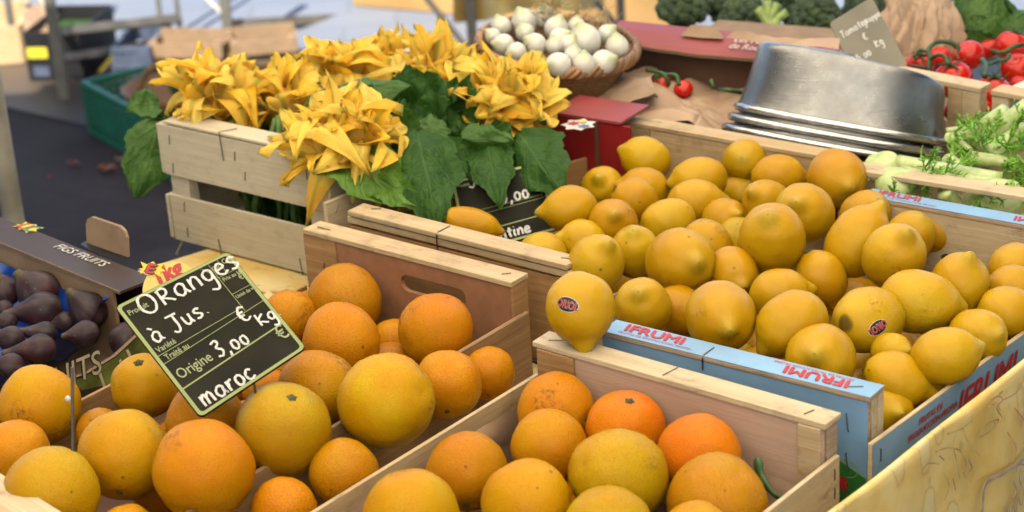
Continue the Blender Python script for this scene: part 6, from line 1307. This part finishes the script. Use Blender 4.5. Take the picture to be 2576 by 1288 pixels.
bar('leg', t, V((p2.x, p2.y, GZ+.004)), V((p2.x, p2.y, GZ+.8)), .030); bar('leg', t, V((p3.x-.0, p3.y, GZ+.012)), V((p3.x+.03, p3.y, GZ+.8)), .022); p4 = pt(876, 60, Y2+.6); bar('leg', t, V((p4.x, p4.y, GZ+.012)), V((p4.x, p4.y, GZ+.8)), .018)
bar('rail', t, pt(578, 62, Y2+.03), pt(936, 44, Y2+.5), .030); bar('brace', t, pt(508, -15, Y2+.1), pt(566, 40, Y2+.04), .013)
p5 = pt(1186, 60, Y1-.2)
t = thing('trestle_frame', 'trestle leg with a slanting brace left of the onion basket', 'trestle', V((p5.x, p5.y, GZ)), 'metal trestles behind the stall')
bar('leg', t, V((p5.x, p5.y, GZ+.004)), V((p5.x, p5.y, -.005)), .028); bar('brace', t, pt(1070, -8, Y1-.1), pt(1172, 118, Y1-.16), .017)
p6 = pt(1562, 40, Y1-.3)
t = thing('trestle_frame', 'trestle leg with a dark brace between the basket and the broccoli', 'trestle', V((p6.x, p6.y, GZ)), 'metal trestles behind the stall')
bar('leg', t, V((p6.x, p6.y, GZ+.004)), V((p6.x, p6.y, .05)), .022); bar('brace', t, pt(1500, 5, Y1-.25), pt(1560, 75, Y1-.25), .014, .02, 'plastic_bluegrey')
# boards and cloth of the neighbouring stall at the top
a, b = at(890, 22, GZ), at(1690, 92, GZ); t = thing('wooden_screen', 'brown wooden panel closing the neighbouring stall at the top', 'panel', V((a.x, a.y, GZ)))
g = G(); a2, b2 = V((a.x, a.y, 0)), V((b.x, b.y, 0)); yb = pt(1180, 52, (a.y+b.y)/2).z; g.box(a+Z*.012, b-a, Z.cross(b-a).normalized()*.02, Z*.6, jit=0); obj('board', g, 'brown_panel', t)
g = G(); g.box(b2+Z*(GZ+.01), (b2-a2).normalized()*.04, Z.cross(b2-a2).normalized()*.02, Z*.9); obj('post', g, 'grey_steel', t)
g = G(); P = []
for i in range(41):
    u = i/40; row = []
    for j in range(9):
        p = pt(1140+380*u, (58-30*u if u < .25 else 50-38*u+8*math.sin(u*9))*(1-j/8)-60*j/8, 5.35+.05*math.sin(u*14)); row.append(p)
    P.append(row)
g.grid(P); tag(obj('yellow_tablecloth', g, 'provence_cloth', smooth=True, base=pt(1300, 20, 5.3)), 'yellow tablecloth hanging from the stall behind the onion basket', 'tablecloth')
# boxes and crates on the ground
def gbox(nl, nr, depth, h, z=GZ):
    a, b = at(*nl, z+.004), at(*nr, z+.004); x = (b-a); W = x.length; x.normalize(); y = Z.cross(x); return a, x, y, W
a, x, y, W = gbox((76, 204), (216, 203), .3, .2)
t = thing('cardboard_carton', 'black carton with a yellow label and one open brown flap at the upper left', 'box', a)
g = G(); hB = .145
for o2_, e1_, e2_ in ((a, x*W, y*.004), (a+y*.28, x*W, y*.004), (a, x*.004, y*.284), (a+x*(W-.004), x*.004, y*.284)): g.box(o2_+Z*.002, e1_, e2_, Z*hB, jit=0)
obj('carton', g, 'black_carton', t)
g = G(); g.box(a+Z*.004+x*.006+y*.006, x*(W-.012), y*.27, Z*.1, jit=0); obj('vegetables', g, 'dark_leafy', t)
l0, l1 = pt(76, 171, a.y), pt(130, 170, a.y); g = G(); g.box(a+x*.004-y*.001+Z*.070, x*.062, y*.0006, Z*.032, jit=0); obj('label', g, 'yellow_print', t)
g = G(); g.box(a+x*.015-y*.001+Z*.015, x*.05, y*.0006, Z*.030, jit=0); obj('label', g, 'plastic_bluegrey', t)
g = G(); fp = [pt(62, 98, a.y+.1), pt(56, 32, a.y+.2), pt(98, 5, a.y+.3), pt(140, 20, a.y+.3), pt(138, 80, a.y+.1), pt(100, 100, a.y+.05)]; g.poly(fp, th=V((0, .005, 0))); obj('flap', g, 'kraft_board', t)
g = G(); fp = [pt(205, 85, a.y+.25), pt(276, 86, a.y+.3), pt(280, 110, a.y+.3), pt(240, 128, a.y+.25), pt(206, 130, a.y+.2)]; g.poly(fp, th=V((0, .005, 0))); obj('flap', g, 'leaf_print', t)
g = G(); g.box(V(pt(246, 181, a.y-.1)), V(pt(276, 143, a.y-.1))-V(pt(246, 181, a.y-.1)), CR*.012, V((0, .004, 0)), jit=0); obj('yellow_strip', g, 'yellow_print', t)
g = G(); fp = [pt(222, 62, a.y+.5), pt(232, 38, a.y+.5), pt(256, 22, a.y+.5), pt(296, 18, a.y+.5), pt(285, 40, a.y+.5), pt(276, 60, a.y+.5)]; g.poly(fp, th=V((0, .03, 0))); tag(obj('dark_bag', g, 'plastic_bluegrey', base=pt(256, 50, a.y+.5)), 'dark grey pointed bag flap above the upper trestle rail', 'bag')
a, x, y, W = gbox((-60, 172), (68, 160), .3, .2)
t = thing('wooden_box', 'pale wooden box at the far left edge in the background', 'box', a); 
for o2_, e1_, e2_ in ((a, x*W, y*.01), (a+y*.3, x*W, y*.01), (a+x*(W-.01), x*.01, y*.31)):
    g = G(); g.box(o2_+Z*.003, e1_, e2_, Z*.115, jit=0); obj('side_board', g, 'pale_pine', t)
g = G(); g.box(a+x*.001+y*.001+Z*.02, x*(W-.002), y*.3, Z*.006); obj('floor_board', g, 'pale_pine', t)
def slat_crate(nl, nr, h, label, mat, dark, D=.11):
    a, x, y, W = gbox(nl, nr, .3, h); t = thing('slatted_crate', label, 'crate', a, 'brown slatted crates on the ground')
    for z0, z1 in ((0.004, h*.32), (h*.52, h*.98)):
        g = G(); g.box(a+Z*z0, x*W, y*.006, Z*(z1-z0), jit=0); obj('front_board', g, mat, t)
        g = G(); g.box(a+Z*z0-x*.006, x*.006, y*D, Z*(z1-z0), jit=0); obj('side_board', g, mat, t); g = G(); g.box(a+Z*z0+x*W, x*.006, y*D, Z*(z1-z0), jit=0); obj('side_board', g, mat, t)
    g = G(); g.box(a+y*(D-.01)+Z*.004, x*W, y*.006, Z*(h*1.15), jit=0); obj('back_board', g, mat, t)
    g = G(); [g.box(a+x*k_+y*.007+Z*.004, x*.02, y*.02, Z*h, jit=0) for k_ in (.001, W-.021)]; obj('corner_post', g, mat, t)
    g = G(); P = [[a+x*(.02+(W-.04)*i/16)+y*(.02+(D-.04)*j/12)+Z*(h*.6+.02*mnoise.noise(V((i*.9, j*.9, a.x)))) for j in range(13)] for i in range(17)]; g.grid(P); obj('vegetables', g, dark, t)
slat_crate((382, 182), (560, 186), .088, 'brown slatted crate with greens left behind the tallest corner flower', 'kraft_board', 'dark_leafy')
slat_crate((592, 182), (748, 168), .088, 'brown slatted crate behind the gap between the flower bunches', 'kraft_board', 'dark_leafy')
def lattice_crate(a, x, y, W, D, h, mat, label, nx=14, nz=5):
    t = thing('plastic_crate', label, 'crate', a)
    def wall(o, e, L, n):
        g = G(); k_ = max(3, int(L/.022)); g.box(o+Z*(h-.014), e*L, n*.012, Z*.014, jit=0); g.box(o, e*L, n*.008, Z*.012, jit=0)
        for i in range(k_+1): g.box(o+e*((L-.004)*i/k_)+Z*.012, e*.004, n*.005, Z*(h-.026), jit=0)
        for i in range(1, nz+1): g.box(o+Z*(.012+(h-.03)*i/(nz+1))+n*.0005, e*L, n*.006, Z*.009, jit=0)
        obj('lattice_wall', g, mat, t)
    wall(a, x, W, y); wall(a+y*(D-.012), x, W, y); wall(a+y*.0125, y, D-.025, x); wall(a+x*(W-.012)+y*.0125, y, D-.025, x)
    g = G(); g.box(a+Z*.002+x*.002+y*.002, x*(W-.004), y*(D-.004), Z*.005, jit=0); obj('base', g, mat, t); return t
a = at(221, 332, GZ+.004); b = at(320, 390, GZ+.004); x = (b-a).normalized(); y = Z.cross(x)
c_ = at(440, 184, GZ+.145); Dg = max(.2, (c_-a).dot(y)); print('Dg', Dg)
lattice_crate(a, x, y, .62, Dg, .145, 'plastic_green', 'dark green plastic lattice crate on the dark ground, with a small basket in it')
wb = a+x*.18+y*.17+Z*.06
t = thing('wicker_basket', 'small brown wicker basket with a hoop handle inside the green crate', 'basket', wb)
g = G(); g.lathe([(.07, 0), (.10, .03), (.125, .075), (.118, .075), (.095, .03), (.065, .008)], wb, V((1, 0, 0)), V((0, 1, 0)), Z, 48, uvs=(30, 60)); obj('bowl', g, 'wicker', t, smooth=True)
g = G(); g.tube([wb+CR*(.02+.085*math.cos(R(q)))*1+V((0, -.06, 0))+Z*(.07+.085*math.sin(R(q))) for q in range(0, 181, 12)], .010, 8); obj('handle', g, 'wicker_dark', t, smooth=True)
a, x, y, W = gbox((286, 192), (386, 188), .4, .3); lattice_crate(a, x, y, W, .3, .085, 'plastic_bluegrey', 'blue grey plastic mesh crate between the trestle leg and the slatted crate', nz=4)
for k, (px, py, s_, lab, sh) in enumerate([(270, 430, .024, 'brown curled dead leaf lying on the dark ground', 1), (185, 418, .016, 'small reddish dead leaf on the ground left of the brown one', .8), (304, 408, .014, 'tiny pale scrap on the ground beside the hanging leaf', .5), (130, 452, .010, 'smallest dead leaf, nearest to the pole', .5)]):
    c = at(px, py, GZ+.006); g = G(); P = [[c+CR*(s_*(i/8-.5)*2)+V((0, 1, 0))*(s_*.9*math.sin(math.pi*(i+.4)/8.8)*(j/6-.5)*2*sh)+Z*(.006+.008*abs(j/6-.5)+.004*math.sin(i*1.3)) for j in range(7)] for i in range(9)]; g.grid(P); tag(obj('dead_leaf', g, 'leaf_litter' if k != 2 else 'lilac_ink', base=c, smooth=True), lab, 'leaf')

a, b = at(1268, 168, .165), at(1368, 184, .165); x = (b-a).normalized(); y = Z.cross(x); o_ = V((b.x, b.y, 0))
t = thing('wooden_crate', 'pale wooden crate corner between the largest flower bunch and the onion basket', 'crate', o_, 'wooden fruit crates')
plank('top_slat', t, o_-x*.25+Z*.158, x*.25, y*.03, Z*.007, 'poplar'); plank('corner_post', t, o_-x*.025+y*.002+Z*.002, x*.024, y*.02, Z*.1555, 'poplar'); plank('front_board', t, o_-x*.25-y*.005+Z*.09, x*.25, y*.005, Z*.06, 'poplar'); plank('front_board', t, o_-x*.25-y*.005+Z*.003, x*.25, y*.005, Z*.06, 'poplar')
# ------------------------------------------------------------------ tidy
for o in bpy.data.objects:
    if '_b' in o: del o['_b']
